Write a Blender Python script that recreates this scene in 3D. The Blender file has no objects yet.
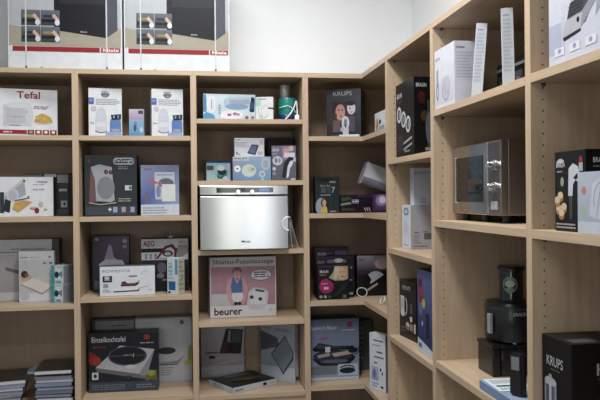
import bpy, bmesh, math, random
from mathutils import Vector, Matrix, Euler
random.seed(7)
C = bpy.context.scene.collection
ZO = 2.15                      # the shelving top board lies 2.15 m above the floor; local heights count from there
R = math.radians

# ------------------------------------------------------------------ camera, world, light, exposure
def make_camera():
    yaw, pitch, roll = 0.1531, -0.0042, -0.0097
    cd = bpy.data.cameras.new('camera'); cam = bpy.data.objects.new('camera', cd); C.objects.link(cam)
    cd.sensor_width = 36; cd.lens = 688.48 / 600 * 36; cd.clip_start = .05
    fw = Vector((math.sin(yaw)*math.cos(pitch), math.cos(yaw)*math.cos(pitch), math.sin(pitch)))
    r0 = Vector((math.cos(yaw), -math.sin(yaw), 0)); u0 = r0.cross(fw)
    r = r0*math.cos(roll) + u0*math.sin(roll); u = -r0*math.sin(roll) + u0*math.cos(roll)
    m = Matrix((r, u, -fw)).transposed().to_4x4(); m.translation = Vector((-.1937, -3.7394, -.6835 + ZO))
    cam.matrix_world = m
    bpy.context.scene.camera = cam
make_camera()
sc = bpy.context.scene
w = bpy.data.worlds.new('world'); sc.world = w; w.use_nodes = True
w.node_tree.nodes['Background'].inputs[0].default_value = (.85, .93, 1, 1)
w.node_tree.nodes['Background'].inputs[1].default_value = .3
sc.view_settings.view_transform = 'Standard'; sc.view_settings.look = 'None'
sc.view_settings.gamma = 1; sc.view_settings.use_curve_mapping = False
sc.view_settings.exposure = 0.0
def area(name, loc, sx, sy, power, rot=(0, 0, 0), col=(1, .97, .93)):
    l = bpy.data.lights.new(name, 'AREA'); l.shape = 'RECTANGLE'; l.size = sx; l.size_y = sy; l.energy = power; l.color = col
    o = bpy.data.objects.new(name, l); C.objects.link(o); o.location = (loc[0], loc[1], loc[2] + ZO); o.rotation_euler = rot
    return o
CEIL = 1.0
area('ceiling_lamp_light', (.0, -1.75, CEIL - .05), .3, .8, 50, col=(.985, .985, .98))
area('ceiling_lamp_light', (-.25, -.70, CEIL - .05), .9, .3, 24, col=(.93, .975, 1))
area('ceiling_lamp_light', (-.9, -3.6, CEIL - .05), 1.1, .35, 22, col=(.985, .985, .98))
for wx, ww_, pw, wc in ((-1.6, 1.15, 20, (.88, .95, 1)), (.32, .28, 7, (.93, .98, .92)), (.74, .42, 11, (.9, .95, 1))):       # added fill lights behind the viewer, tinted to band the oven's reflection
    area('added_fill_light', (wx, -6.12, -.72), ww_, 1.7, pw, (R(90), 0, 0), wc)

# ------------------------------------------------------------------ materials
def lin(c):
    c = c / 255
    return c / 12.92 if c <= .04045 else ((c + .055) / 1.055) ** 2.4
def ink(c, f=.18):                    # printing inks: a little faded, darks kept deep
    g = .3*c[0] + .59*c[1] + .11*c[2]; k = .62 + .38*min(1, g/130)
    return L3(tuple((x + (g-x)*f)*k for x in c))
def L3(c): return (lin(c[0]), lin(c[1]), lin(c[2]), 1)
MATS = {}
def mat(name, col=(200, 200, 200), rough=.5, metal=0, var=.05, scale=30, stretch=(1, 1, 1), spec=.5, trans=0, bump=0, col2=None, aniso=0, arot=0):
    if name in MATS: return MATS[name]
    m = bpy.data.materials.new(name); m.use_nodes = True; nt = m.node_tree; b = nt.nodes['Principled BSDF']
    b.inputs['Roughness'].default_value = rough; b.inputs['Metallic'].default_value = metal
    b.inputs['Specular IOR Level'].default_value = spec; b.inputs['Transmission Weight'].default_value = trans
    tc = nt.nodes.new('ShaderNodeTexCoord'); mp = nt.nodes.new('ShaderNodeMapping'); mp.inputs['Scale'].default_value = stretch
    no = nt.nodes.new('ShaderNodeTexNoise'); no.inputs['Scale'].default_value = scale; no.inputs['Detail'].default_value = 4
    nt.links.new(tc.outputs['Object'], mp.inputs[0]); nt.links.new(mp.outputs[0], no.inputs['Vector'])
    rp = nt.nodes.new('ShaderNodeValToRGB'); rp.color_ramp.elements[0].position = .3; rp.color_ramp.elements[1].position = .7
    a = L3(col)
    c2 = L3(col2) if col2 else tuple(min(1, x * (1 + var)) for x in a[:3]) + (1,)
    rp.color_ramp.elements[0].color = tuple(x * (1 - var) for x in a[:3]) + (1,) if not col2 else a
    rp.color_ramp.elements[1].color = c2
    nt.links.new(no.outputs['Fac'], rp.inputs[0]); nt.links.new(rp.outputs[0], b.inputs['Base Color'])
    if aniso:
        b.inputs['Anisotropic'].default_value = aniso; b.inputs['Anisotropic Rotation'].default_value = arot
    if bump:
        bp = nt.nodes.new('ShaderNodeBump'); bp.inputs['Strength'].default_value = bump; bp.inputs['Distance'].default_value = .002
        nt.links.new(no.outputs['Fac'], bp.inputs['Height']); nt.links.new(bp.outputs[0], b.inputs['Normal'])
    MATS[name] = m
    return m
def print_mat(name, rough, spec=.5):
    """printed card: the ink colour is stored per face corner"""
    m = bpy.data.materials.new(name); m.use_nodes = True; nt = m.node_tree; b = nt.nodes['Principled BSDF']
    at = nt.nodes.new('ShaderNodeAttribute'); at.attribute_name = 'ink'
    tc = nt.nodes.new('ShaderNodeTexCoord'); no = nt.nodes.new('ShaderNodeTexNoise'); no.inputs['Scale'].default_value = 22; no.inputs['Detail'].default_value = 5
    mr = nt.nodes.new('ShaderNodeMapRange'); mr.inputs['From Min'].default_value = .3; mr.inputs['From Max'].default_value = .7
    mr.inputs['To Min'].default_value = .68; mr.inputs['To Max'].default_value = .76
    mx = nt.nodes.new('ShaderNodeMix'); mx.data_type = 'RGBA'; mx.blend_type = 'MULTIPLY'; mx.inputs[0].default_value = 1
    nt.links.new(tc.outputs['Object'], no.inputs['Vector']); nt.links.new(no.outputs['Fac'], mr.inputs['Value'])
    nt.links.new(at.outputs['Color'], mx.inputs[6]); nt.links.new(mr.outputs['Result'], mx.inputs[7])
    nt.links.new(mx.outputs[2], b.inputs['Base Color'])
    b.inputs['Roughness'].default_value = rough; b.inputs['Specular IOR Level'].default_value = spec
    MATS[name] = m
    return m
CARD = print_mat('printed_card', .5, .2); GLOSS = print_mat('printed_gloss_card', .34, .25)
WA, WB = (170, 148, 124), (184, 162, 137)
WOODZ = mat('maple_laminate_upright', WA, .45, scale=6, stretch=(9, 9, .7), col2=WB, spec=.35)
WOODX = mat('maple_laminate_shelf', WA, .42, scale=6, stretch=(.7, 9, 9), col2=WB, spec=.35)
WOODY = mat('maple_laminate_shelf_side', WA, .42, scale=6, stretch=(9, .7, 9), col2=WB, spec=.35)
BACKM = mat('maple_laminate_back', (154, 131, 110), .5, scale=5, stretch=(9, 9, .7), col2=(163, 139, 117), spec=.3)
HOLE = mat('peg_hole_shade', (52, 38, 28), .8)  # flat dark discs; the shade inside the peg holes is put into the colour
PIN = mat('pin_metal', (120, 115, 108), .3, 1)
WALL = mat('white_wall_paint', (232, 234, 236), .8, var=.015, scale=4, bump=.05)
STEEL = mat('brushed_steel', (168, 167, 166), .2, 1, aniso=.9, arot=.25, var=.05, scale=3, stretch=(1, 1, 160))
STEEL2 = mat('dark_steel', (142, 136, 132), .42, 1, var=.05, scale=3, stretch=(1, 1, 120))
BLACKP = mat('black_plastic', (22, 22, 25), .3, var=.1)
BLACKM = mat('black_matte_plastic', (20, 20, 22), .5, var=.1)
GLASSB = mat('black_glass', (10, 10, 13), .06, var=.05)
CHROME = mat('chrome', (205, 208, 210), .15, 1)
WHITEP = mat('white_plastic', (222, 224, 226), .35, var=.02)
TEAL = mat('teal_plastic', (24, 118, 108), .3, var=.08)
NAVY = mat('navy_plastic', (30, 40, 92), .3, var=.06)
GREYC = mat('grey_cable', (120, 120, 126), .5, var=.04)
CLEAR = mat('clear_plastic', (225, 232, 232), .08, trans=.85, var=.01)
SMOKE = mat('smoky_clear_plastic', (70, 74, 84), .08, trans=.8, var=.03)
PAPER = mat('paper_page_edges', (150, 152, 160), .7, var=.1, scale=9, stretch=(.4, .4, 220))

# ------------------------------------------------------------------ helpers
def link(name, me, m=None, parent=None):
    o = bpy.data.objects.new(name, me); C.objects.link(o)
    if m is not None:
        for x in (m if isinstance(m, (list, tuple)) else [m]): me.materials.append(x)
    if parent is not None: o.parent = parent
    return o
def bm_obj(name, bm, m, parent=None, smooth=False):
    bmesh.ops.recalc_face_normals(bm, faces=bm.faces)
    me = bpy.data.meshes.new(name); bm.to_mesh(me); bm.free()
    if smooth:
        for p in me.polygons: p.use_smooth = True
        try: me.set_sharp_from_angle(angle=R(40))
        except Exception: pass
    return link(name, me, m, parent)
def add_box(bm, x0, x1, y0, y1, z0, z1, mi=0, bev=0):
    vs = [bm.verts.new(p) for p in ((x0,y0,z0),(x1,y0,z0),(x1,y1,z0),(x0,y1,z0),(x0,y0,z1),(x1,y0,z1),(x1,y1,z1),(x0,y1,z1))]
    fs = [bm.faces.new([vs[i] for i in q]) for q in ((3,2,1,0),(4,5,6,7),(0,1,5,4),(1,2,6,5),(2,3,7,6),(3,0,4,7))]
    for f in fs: f.material_index = mi
    if bev:
        es = list({e for f in fs for e in f.edges})
        r = bmesh.ops.bevel(bm, geom=es, offset=bev, segments=2, affect='EDGES', profile=.6)
        for f in r['faces']: f.material_index = mi
def add_prism(bm, pts, z0, z1, mi=0):
    a = [bm.verts.new((x, y, z0)) for x, y in pts]; b = [bm.verts.new((x, y, z1)) for x, y in pts]
    n = len(pts)
    fs = [bm.faces.new(a[::-1]), bm.faces.new(b)] + [bm.faces.new((a[i], a[(i+1) % n], b[(i+1) % n], b[i])) for i in range(n)]
    for f in fs: f.material_index = mi
def add_lathe(bm, prof, c=(0, 0, 0), n=32, mi=0, axis='z', sx=1, sy=1):
    rings = []
    for r, h in prof:
        ring = []
        for i in range(n):
            a = 2 * math.pi * i / n
            p = (r * math.cos(a) * sx, r * math.sin(a) * sy, h)
            if axis == 'y': p = (p[0], -h, p[1])
            if axis == 'x': p = (h, p[0], p[1])
            ring.append(bm.verts.new((p[0]+c[0], p[1]+c[1], p[2]+c[2])))
        rings.append(ring)
    for a, b in zip(rings, rings[1:]):
        for i in range(n):
            bm.faces.new((a[i], a[(i+1) % n], b[(i+1) % n], b[i])).material_index = mi
    for ring in (rings[0], rings[-1]):
        bm.faces.new(ring).material_index = mi
def add_tube(bm, pts, r, n=8, mi=0):
    pts = [Vector(p) for p in pts]; rings = []
    for i, p in enumerate(pts):
        d = (pts[min(i+1, len(pts)-1)] - pts[max(i-1, 0)]).normalized()
        u = d.cross(Vector((0, 0, 1)));
        if u.length < .05: u = d.cross(Vector((1, 0, 0)))
        u.normalize(); v = d.cross(u)
        rings.append([bm.verts.new(p + u*r*math.cos(2*math.pi*k/n) + v*r*math.sin(2*math.pi*k/n)) for k in range(n)])
    for a, b in zip(rings, rings[1:]):
        for i in range(n): bm.faces.new((a[i], a[(i+1) % n], b[(i+1) % n], b[i])).material_index = mi
    bm.faces.new(rings[0]).material_index = mi; bm.faces.new(rings[-1]).material_index = mi
def smooth_path(pts, k=8):
    out = []
    P = [Vector(p) for p in pts]
    for i in range(len(P) - 1):
        a, b, c, d = P[max(i-1, 0)], P[i], P[i+1], P[min(i+2, len(P)-1)]
        for j in range(k):
            t = j / k
            out.append(.5 * ((2*b) + (c-a)*t + (2*a-5*b+4*c-d)*t*t + (3*b-a-3*c+d)*t**3))
    out.append(P[-1]); return out
def tag(o, label, cat, group=None):
    o['label'] = label; o['category'] = cat
    if group: o['group'] = group
    return o
def empty(name, loc, rz=0):
    o = bpy.data.objects.new(name, None); C.objects.link(o); o.empty_display_size = .05
    o.location = (loc[0], loc[1], loc[2] + ZO + .0007); o.rotation_euler = (0, 0, rz); return o
def struct(o):
    o['kind'] = 'structure'; return o

_txt = {}
def text_polys(s, bold=0.0):
    if (s, bold) in _txt: return _txt[(s, bold)]
    cu = bpy.data.curves.new('glyphs', 'FONT'); cu.body = s; cu.size = 1; cu.offset = bold*.5; cu.resolution_u = 3
    o = bpy.data.objects.new('glyphs', cu); C.objects.link(o)
    dg = bpy.context.evaluated_depsgraph_get(); me = bpy.data.meshes.new_from_object(o.evaluated_get(dg))
    vs = [(v.co.x, v.co.y) for v in me.vertices]; fs = [tuple(p.vertices) for p in me.polygons]
    bpy.data.objects.remove(o); bpy.data.curves.remove(cu); bpy.data.meshes.remove(me)
    x0 = min(v[0] for v in vs); x1 = max(v[0] for v in vs); y0 = min(v[1] for v in vs); y1 = max(v[1] for v in vs)
    vs = [((x-x0)/(x1-x0), (y-y0)/(y1-y0)) for x, y in vs]
    _txt[(s, bold)] = (vs, fs); return vs, fs

class Art:
    """printing on one face of a carton: u, v run 0..1 from the lower left of the face"""
    def __init__(s, origin, U, V, N, first=.0004):
        s.o, s.U, s.V, s.N = Vector(origin), Vector(U), Vector(V), Vector(N)
        s.parts = {}; s.cur = 'printed_picture'; s.lay = first
    def part(s, n): s.cur = n; return s
    def _add(s, vs, fs, cols):
        d = s.parts.setdefault(s.cur, ([], [], [])); k = len(d[0])
        for x, y in vs: d[0].append(s.o + s.U*min(max(x, .003), .997) + s.V*min(max(y, .003), .997) + s.N*s.lay)
        for f in fs: d[1].append(tuple(i + k for i in f)); d[2].append([cols[i] for i in f] if isinstance(cols, list) else [cols]*len(f))
        s.lay += .00006
        return s
    def rect(s, x0, y0, x1, y1, c, c2=None, c3=None, c4=None):
        # c bottom left, c2 top left (or both top corners), c3 top right, c4 bottom right
        if c2 is None: cols = c
        elif c3 is None: cols = [c, c, c2, c2]
        else: cols = [c, c4, c3, c2]
        return s._add([(x0,y0),(x1,y0),(x1,y1),(x0,y1)], [(0,1,2,3)], cols)
    def poly(s, pts, c): return s._add(pts, [tuple(range(len(pts)))], c)
    def ell(s, cx, cy, rx, ry, c, c2=None, n=22, a0=0, a1=360):
        pts = [(cx + rx*math.cos(R(a0+(a1-a0)*i/n)), cy + ry*math.sin(R(a0+(a1-a0)*i/n))) for i in range(n if a1-a0 >= 360 else n+1)]
        if c2 is None: return s.poly(pts, c)
        cols = [tuple(c[k] + (c2[k]-c[k])*((y-cy)/ry*.5+.5) for k in range(3)) for x, y in pts]
        return s._add(pts, [tuple(range(len(pts)))], cols)
    def line(s, pts, wd, c):
        asp = s.U.length / s.V.length
        for (x0, y0), (x1, y1) in zip(pts, pts[1:]):
            dx, dy = (x1-x0)*asp, y1-y0; l = math.hypot(dx, dy) or 1; nx, ny = -dy/l*wd/2/asp, dx/l*wd/2
            s._add([(x0-nx,y0-ny),(x1-nx,y1-ny),(x1+nx,y1+ny),(x0+nx,y0+ny)], [(0,1,2,3)], c); s.lay -= .00005
        return s
    def arc(s, cx, cy, rx, ry, a0, a1, wd, c, n=14):
        return s.line([(cx + rx*math.cos(R(a0+(a1-a0)*i/n)), cy + ry*math.sin(R(a0+(a1-a0)*i/n))) for i in range(n+1)], wd, c)
    def text(s, t, x0, y0, x1, y1, c, bold=.02):
        was = s.cur; s.cur = 'lettering'
        vs, fs = text_polys(t, bold)
        s._add([(x0 + x*(x1-x0), y0 + y*(y1-y0)) for x, y in vs], fs, c); s.cur = was; return s
    def small(s, x0, y0, x1, y1, n, c, seed=1):
        """rows of unreadably small print"""
        was = s.cur; s.cur = 'small_print'; rg = random.Random(seed)
        hh = (y1-y0)/n
        for i in range(n):
            x = x0; e = x1 - (x1-x0)*rg.random()*.3
            while x < e - .01:
                l = min(rg.uniform(.03, .11), e-x); y = y1 - (i+.8)*hh
                s._add([(x,y),(x+l,y),(x+l,y+hh*.5),(x,y+hh*.5)], [(0,1,2,3)], c); s.lay -= .00006; x += l + .012
        s.lay += .00006; s.cur = was; return s
    def build(s, parent, m):
        for n, (vs, fs, cols) in s.parts.items():
            me = bpy.data.meshes.new(n); me.from_pydata([tuple(v) for v in vs], [], fs)
            at = me.color_attributes.new('ink', 'FLOAT_COLOR', 'CORNER'); k = 0
            for cl in cols:
                for c in cl:
                    at.data[k].color = ink(c); k += 1
            link(n, me, m, parent)

def carton(name, label, cat, x, y, z, wd, dp, h, col, rz=0, side=None, top=None, group=None, m=None, right=None, left=None, tilt=(0, 0), wing=None, bev=.0012):
    """a printed carton; x, y is the front-left lower corner, rz turns it about that corner; returns (object, art) """
    m = m or CARD
    bm = bmesh.new(); add_box(bm, 0, wd, 0, dp, 0, h)
    bmesh.ops.bevel(bm, geom=list(bm.edges), offset=bev, segments=2, affect='EDGES', profile=.5)
    bmesh.ops.recalc_face_normals(bm, faces=bm.faces)
    me = bpy.data.meshes.new(name); bm.to_mesh(me); bm.free()
    side = side or col; top = top or side
    right = right or side; left = left or side
    at = me.color_attributes.new('ink', 'FLOAT_COLOR', 'CORNER')
    for p in me.polygons:
        n = p.normal; ax = max(range(3), key=lambda i: abs(n[i]))
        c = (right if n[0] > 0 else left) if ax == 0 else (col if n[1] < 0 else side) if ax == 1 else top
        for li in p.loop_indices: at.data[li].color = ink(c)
    o = link(name, me, m)
    if wing: rz += -math.pi/2
    o.rotation_euler = (tilt[0], tilt[1], rz); o.location = (x, y, z + ZO + .0007)
    tag(o, label, cat, group)
    F = dict(front=Art((0,0,0), (wd,0,0), (0,0,h), (0,-1,0)), right=Art((wd,0,0), (0,dp,0), (0,0,h), (1,0,0)),
             left=Art((0,dp,0), (0,-dp,0), (0,0,h), (-1,0,0)), top=Art((0,0,h), (wd,0,0), (0,dp,0), (0,0,1)))
    # folded flap seam on the lid, taped
    t = F['top'].part('flap_seam'); t.rect(.0, .49, 1, .51, tuple(c*.75 for c in top))
    return o, F
def done(o, F, m=None):
    for f in F.values(): f.build(o, m or o.data.materials[0])
    return o

# ------------------------------------------------------------------ the room
XC0 = .7379                                      # front plane of the right-hand shelving
DEP = .42
def room():
    x0, x1, y0, y1, z0, z1 = -3.5, XC0 + DEP + .02, -6.2, DEP + .02, -ZO, CEIL
    def slab(name, a, m):
        bm = bmesh.new(); add_box(bm, *a); return struct(bm_obj(name, bm, m))
    fl = mat('grey_floor_tiles', (120, 114, 108), .4, var=.06, scale=3)
    slab('floor', (x0-.1, x1+.1, y0-.1, y1+.1, z0-.1+ZO, z0+ZO), fl)
    slab('ceiling', (x0-.1, x1+.1, y0-.1, y1+.1, z1+ZO, z1+.1+ZO), mat('ceiling_paint', (225, 225, 222), .9, var=.01))
    slab('wall_back', (x0-.1, x1+.1, y1, y1+.1, z0+ZO, z1+ZO), WALL)
    slab('wall_right', (x1, x1+.1, y0, y1, z0+ZO, z1+ZO), WALL)
    # the wall behind the viewer has made-up openings, shaped for the oven's reflection
    bm = bmesh.new()
    for a, b in ((x0, -2.2), (-1.0, .17), (.47, .52), (.96, x1)): add_box(bm, a, b, y0-.1, y0, 0, z1+ZO)
    for a, b in ((-2.2, -1.0), (.17, .47), (.52, .96)):
        add_box(bm, a, b, y0-.1, y0, 2.35, z1+ZO)
    add_box(bm, -2.2, -1.0, y0-.1, y0, 0, .5)
    struct(bm_obj('wall_front', bm, WALL))
    bm = bmesh.new()
    add_box(bm, x0-.1, x0, y0, -3.4, 0, z1+ZO); add_box(bm, x0-.1, x0, -1.4, y1, 0, z1+ZO)
    add_box(bm, x0-.1, x0, -3.4, -1.4, 0, .9); add_box(bm, x0-.1, x0, -3.4, -1.4, 2.3, z1+ZO)
    struct(bm_obj('wall_left', bm, WALL))
room()

# ------------------------------------------------------------------ shelving
TV, TH = .0318, .0254
XA, XB, XD = -.8183, -.2064, .4023               # uprights of the left wing
YD, YE, YF = -.4703, -1.1165, -1.9063            # far faces of the uprights of the right wing
YG = -2.70
XL = XA - .612
BOT = -ZO
def add_holes(bm, pts, nrm):
    ax = Vector(nrm)
    u = ax.cross(Vector((0, 0, 1))).normalized(); v = Vector((0, 0, 1))
    for p in pts:
        p = Vector(p) + ax*.0003
        f = bm.faces.new([bm.verts.new(p + (u*math.cos(k*math.pi/4) + v*math.sin(k*math.pi/4))*.0027) for k in range(8)])
        f.material_index = 1
def rail(z0, z1, off=.0): 
    k = 0; out = []
    z = -.0713 + off
    while z > z1:
        if z < z0: out.append(z)
        z -= .032
    return out
def upright_x(parent, x, y0=0, y1=DEP, holes=1):          # panel of the left wing, faces +-X
    bm = bmesh.new(); add_box(bm, x, x+TV, y0, y1, BOT+ZO, -TH+ZO, bev=.0008)
    hs = rail(-.05, -1.95)
    add_holes(bm, [(x+TV, yy, z+ZO) for z in hs for yy in (.037, DEP-.05)], (1, 0, 0))
    add_holes(bm, [(x, yy, z+ZO) for z in hs for yy in (.037, DEP-.05)], (-1, 0, 0))
    me = bpy.data.meshes.new('upright'); bm.normal_update(); bm.to_mesh(me); bm.free()
    return link('upright', me, [WOODZ, HOLE], parent)
def upright_y(parent, y):                                  # panel of the right wing, near face -Y
    bm = bmesh.new(); add_box(bm, XC0, XC0+DEP, y-TV, y, BOT+ZO, -TH-.0004+ZO, bev=.0008)
    hs = rail(-.05, -1.95, {YD: .0, YE: .0094, YF: .0068}.get(y, 0))
    add_holes(bm, [(xx, y-TV, z+ZO) for z in hs for xx in (XC0+.037, XC0+DEP-.05)], (0, -1, 0))
    me = bpy.data.meshes.new('upright'); bm.normal_update(); bm.to_mesh(me); bm.free()
    return link('upright', me, [WOODZ, HOLE], parent)
def board(name, parent, pts, z, m, th=TH):
    bm = bmesh.new(); add_prism(bm, pts, z-th+ZO, z+ZO)
    bmesh.ops.bevel(bm, geom=list(bm.edges), offset=.0007, segments=1, affect='EDGES')
    return bm_obj(name, bm, m, parent)
def pins(parent, spots):
    for x, y, z, ax in spots:
        bm = bmesh.new()
        add_lathe(bm, [(.0032, -.001), (.0032, .012)], (0, 0, 0), 10, axis='x')
        add_lathe(bm, [(.0062, .003), (.0062, .006)], (0, 0, 0), 12, axis='x')
        o = bm_obj('shelf_pin', bm, PIN, parent)
        o.location = (x, y, z+ZO-.0045)
        o.rotation_euler = (0, 0, {'x': 0, '-x': math.pi, '-y': -math.pi/2, 'y': math.pi/2}[ax])
def quad(x0, x1, y0, y1): return [(x0, y0), (x1, y0), (x1, y1), (x0, y1)]

lw = bpy.data.objects.new('shelving_unit', None); C.objects.link(lw)
tag(lw, 'light maple open shelving along the back wall, with an angled corner bay', 'shelving')
for x in (XL, XA, XB, XD): upright_x(lw, x)
cols = [(XL, XA), (XA, XB), (XB, XD)]
SH = [[-.3495, -.774, -1.2331, -1.775], [-.3495, -.777, -1.2027, -1.7398], [-.2566, -.5911, -.967, -1.3547, -1.750]]
for i, ((a, b), zs) in enumerate(zip(cols, SH)):
    board('top_board', lw, quad(a + (TV/2+.0004 if i else 0), b+TV/2-.0004, 0, DEP), 0, WOODX)
    for z in zs:
        s = board('shelf', lw, quad(a+TV+.0005, b-.0005, .0, DEP-.001), z, WOODX)
        pins(s, [(a+TV, .037, z-TH, 'x'), (b, .037, z-TH, '-x')])
def lshape(x0): return [(x0, 0), (XC0, 0), (XC0, YD+.0005), (XC0+DEP-.001, YD+.0005), (XC0+DEP-.001, DEP-.001), (x0, DEP-.001)]
p = lshape(XD+TV/2+.0004); p[2] = (XC0, YD-TV/2+.0004); p[3] = (XC0+DEP, YD-TV/2+.0004)
board('top_board', lw, p, 0, WOODX)
for z in (-.3486, -.7755, -1.2613, -1.7293):
    s = board('corner_shelf', lw, lshape(XD+TV+.0005), z, WOODX)
    pins(s, [(XD+TV, .037, z-TH, 'x')])
bm = bmesh.new(); add_box(bm, XL, XC0+DEP+.008, DEP+.0004, DEP+.008, BOT+ZO, -TH+ZO); bm_obj('back_panel', bm, BACKM, lw)
bm = bmesh.new(); add_box(bm, XB+.10, XD-.001, .012, .03, BOT+ZO, -1.750-TH-.0008+ZO); bm_obj('plinth_panel', bm, WOODX, lw)
rw = bpy.data.objects.new('shelving_unit', None); C.objects.link(rw)
tag(rw, 'light maple open shelving along the right wall, holding the microwave and the juicer', 'shelving')
for y in (YD, YE, YF, YG): upright_y(rw, y)
SR = [(YD, YE, [-.5049, -.9327, -1.3563, -1.76]), (YE, YF, [-.3481, -.7792, -1.3307, -1.76]), (YF, YG, [-.3459, -.78, -1.36, -1.76])]
for a, b, zs in SR:
    board('top_board', rw, quad(XC0, XC0+DEP, b-TV/2+.0004, a-TV/2-.0004), 0, WOODY)
    for z in zs:
        s = board('shelf', rw, quad(XC0, XC0+DEP-.001, b+.0005, a-TV-.0005), z, WOODY)
        pins(s, [(XC0+.037, a-TV, z-TH, '-y'), (XC0+.037, b, z-TH, 'y')])
    pins(rw, [(XC0+.037, a-TV, -TH, '-y')])
bm = bmesh.new(); add_box(bm, XC0+DEP+.0004, XC0+DEP+.008, YG-TV, DEP-.0005, BOT+ZO, -TH+ZO); bm_obj('back_panel', bm, BACKM, rw)

# ------------------------------------------------------------------ colours
W = (226, 227, 232); WW = (238, 238, 240); K = (24, 24, 28); G = (120, 122, 128); LG = (180, 182, 188); DG = (70, 72, 78)
RED = (190, 30, 42); SKIN = (205, 150, 128); BLONDE = (190, 160, 110); NV = (40, 52, 110); SKY = (120, 160, 205); TQ = (70, 170, 185)

# ------------------------------------------------------------------ on the top board: two appliance cartons
def oven_carton(x, wd, label, shift):
    o, F = carton('appliance_carton', label, 'box', x, .04, 0, wd, .34, .56, (222, 224, 226), group='oven cartons on the top board')
    f = F['front']
    f.rect(.01, .215, .99, .93, (150, 142, 126), (180, 184, 188))                      # picture: worktop in front of a pale wall
    f.rect(.01, .38, .99, .93, (178, 181, 186), (186, 190, 194))
    f.poly([(.01, .215), (.99, .215), (.99, .40), (.9, .41), (.3, .36), (.01, .41)], (168, 158, 138))
    f.poly([(.40, .37), (.86, .305), (.86, .9), (.40, .9)], (34, 34, 44))               # black built-in oven
    f.poly([(.86, .305), (.96, .38), (.96, .9), (.86, .9)], (88, 90, 104))
    f.poly([(.45, .62), (.85, .62), (.85, .9), (.45, .9)], (54, 54, 64)); f.line([(.4, .46), (.86, .41)], .008, (24, 24, 30))
    f.text('Miele', .63, .352, .69, .367, (200, 200, 200))
    for i, (a, b) in enumerate(((.115, .41), (.285, .41), (.115, .255), (.285, .255))):   # four small photographs of hands at the oven
        f.part('inset_photo')
        x0, x1, y0, y1 = a, a+.165, b, b+.145
        f.rect(x0, y0, x1, y1, (60, 66, 78), (110, 116, 126))
        f.rect(x0+.01, y0+.03, x1-.01, y0+.06, (34, 36, 44)); f.rect(x0+.02, y0+.075, x1-.03, y0+.1, (150, 140, 60) if i in (0, 3) else (60, 62, 70))
        f.poly([(x1-.07, y0+.09), (x1-.02, y0+.035), (x1-.005, y0+.06), (x1-.05, y0+.115)], (215, 170, 150))
        f.ell(x1-.022, y0+.03, .022, .028, (214, 218, 224))
    f.part('colour_stripe'); f.rect(.04, .168, .8, .212, (192, 34, 44)); f.rect(.81, .168, .985, .212, (206, 60, 66))
    f.rect(.027, .168, .036, .225, WW)
    f.text('Miele', .83, .174, .97, .206, WW, .04)
    f.part('packing_strap')
    for u in (.155, .862):
        f.rect(u-.006, 0, u+.006, 1, (206, 210, 212)); f.rect(u-.008, 0, u+.01, .03, (96, 96, 98))
    f.poly([(.26, 0), (.30, .026), (.29, 0)], (120, 118, 112))
    F['top'].rect(.1, 0, .112, 1, (220, 224, 226))
    done(o, F)
oven_carton(-1.142, .579, 'large white appliance carton with black oven picture, leftmost on the top board', 0)
oven_carton(-.553, .562, 'large white appliance carton with black oven picture, further right, above the aqua box', 0)

# ------------------------------------------------------------------ first column
z = -.3495
o, F = carton('toaster_box', 'white toaster box with red strip and a plate of food pictured', 'box', -1.292, .05, z, .385, .16, .252, (232, 232, 236), side=(225, 225, 228), rz=R(10.5))
f = F['front']
f.text('Tefal', .475, .80, .775, .955, (186, 30, 58), .035)
f.rect(.3, .22, .655, .67, (205, 206, 212)); f.ell(.5, .66, .16, .07, (216, 217, 222)); f.ell(.64, .45, .05, .22, (212, 213, 218))
f.rect(.34, .28, .58, .60, (192, 194, 202)); f.rect(.42, .41, .55, .42, (170, 120, 130)); f.line([(.38, .235), (.52, .235)], .014, (110, 112, 120)); f.ell(.6, .52, .012, .02, (150, 152, 160))
f.ell(.81, .30, .125, .05, (206, 208, 214)); f.poly([(.69, .31), (.715, .40), (.755, .47), (.80, .495), (.85, .47), (.91, .42), (.94, .31), (.82, .275)], (208, 162, 70))
for i in range(12): f.ell(.72+random.random()*.18, .32+random.random()*.12, .018, .014, random.choice(((226, 186, 96), (190, 140, 56), (216, 172, 84))))
f.small(.69, .58, .9, .655, 2, (120, 110, 140), 3)
f.part('colour_stripe'); f.rect(0, .055, .60, .14, (192, 36, 52)); f.small(.3, .075, .42, .12, 1, (232, 210, 210), 3)
for k, (c, d) in enumerate((((120, 90, 60), (190, 160, 90)), ((196, 30, 56), WW), ((196, 30, 56), WW), ((196, 30, 56), WW))):
    f.rect(.61+k*.097, .045, .695+k*.097, .145, c); f.ell(.652+k*.097, .1, .022, .03, d)
done(o, F)
z = -.774
o, F = carton('dark_appliance_box', 'black box with silver label strip, behind the white slicer box', 'box', -1.11, .212, z, .235, .15, .232, (34, 34, 38), m=GLOSS)
f = F['front']; f.rect(.74, .78, .99, .97, (150, 150, 150)); f.rect(.45, .92, .72, .99, (176, 178, 180)); f.rect(.72, .3, .97, .76, (56, 58, 66)); f.rect(.78, .58, .96, .64, (190, 190, 195))
f.rect(.82, .2, .96, .36, (180, 182, 186)); f.ell(.9, .28, .03, .04, (70, 60, 60)); f.rect(.72, .02, .98, .16, (70, 78, 76)); f.rect(.0, .93, .4, .98, (120, 120, 124))
done(o, F)
o, F = carton('narrow_dark_box', 'narrow dark brown box between the silver-labelled black box and the upright post', 'box', -.872, .20, z, .032, .16, .236, (52, 46, 46))
F['front'].rect(.1, .08, .9, .92, (40, 36, 38), (66, 60, 58)); done(o, F)
o, F = carton('slicer_box', 'white long box with a food slicer, bread and cheese pictured', 'box', -1.235, .065, z, .30, .08, .211, (228, 229, 234), rz=R(9))
f = F['front']
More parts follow.
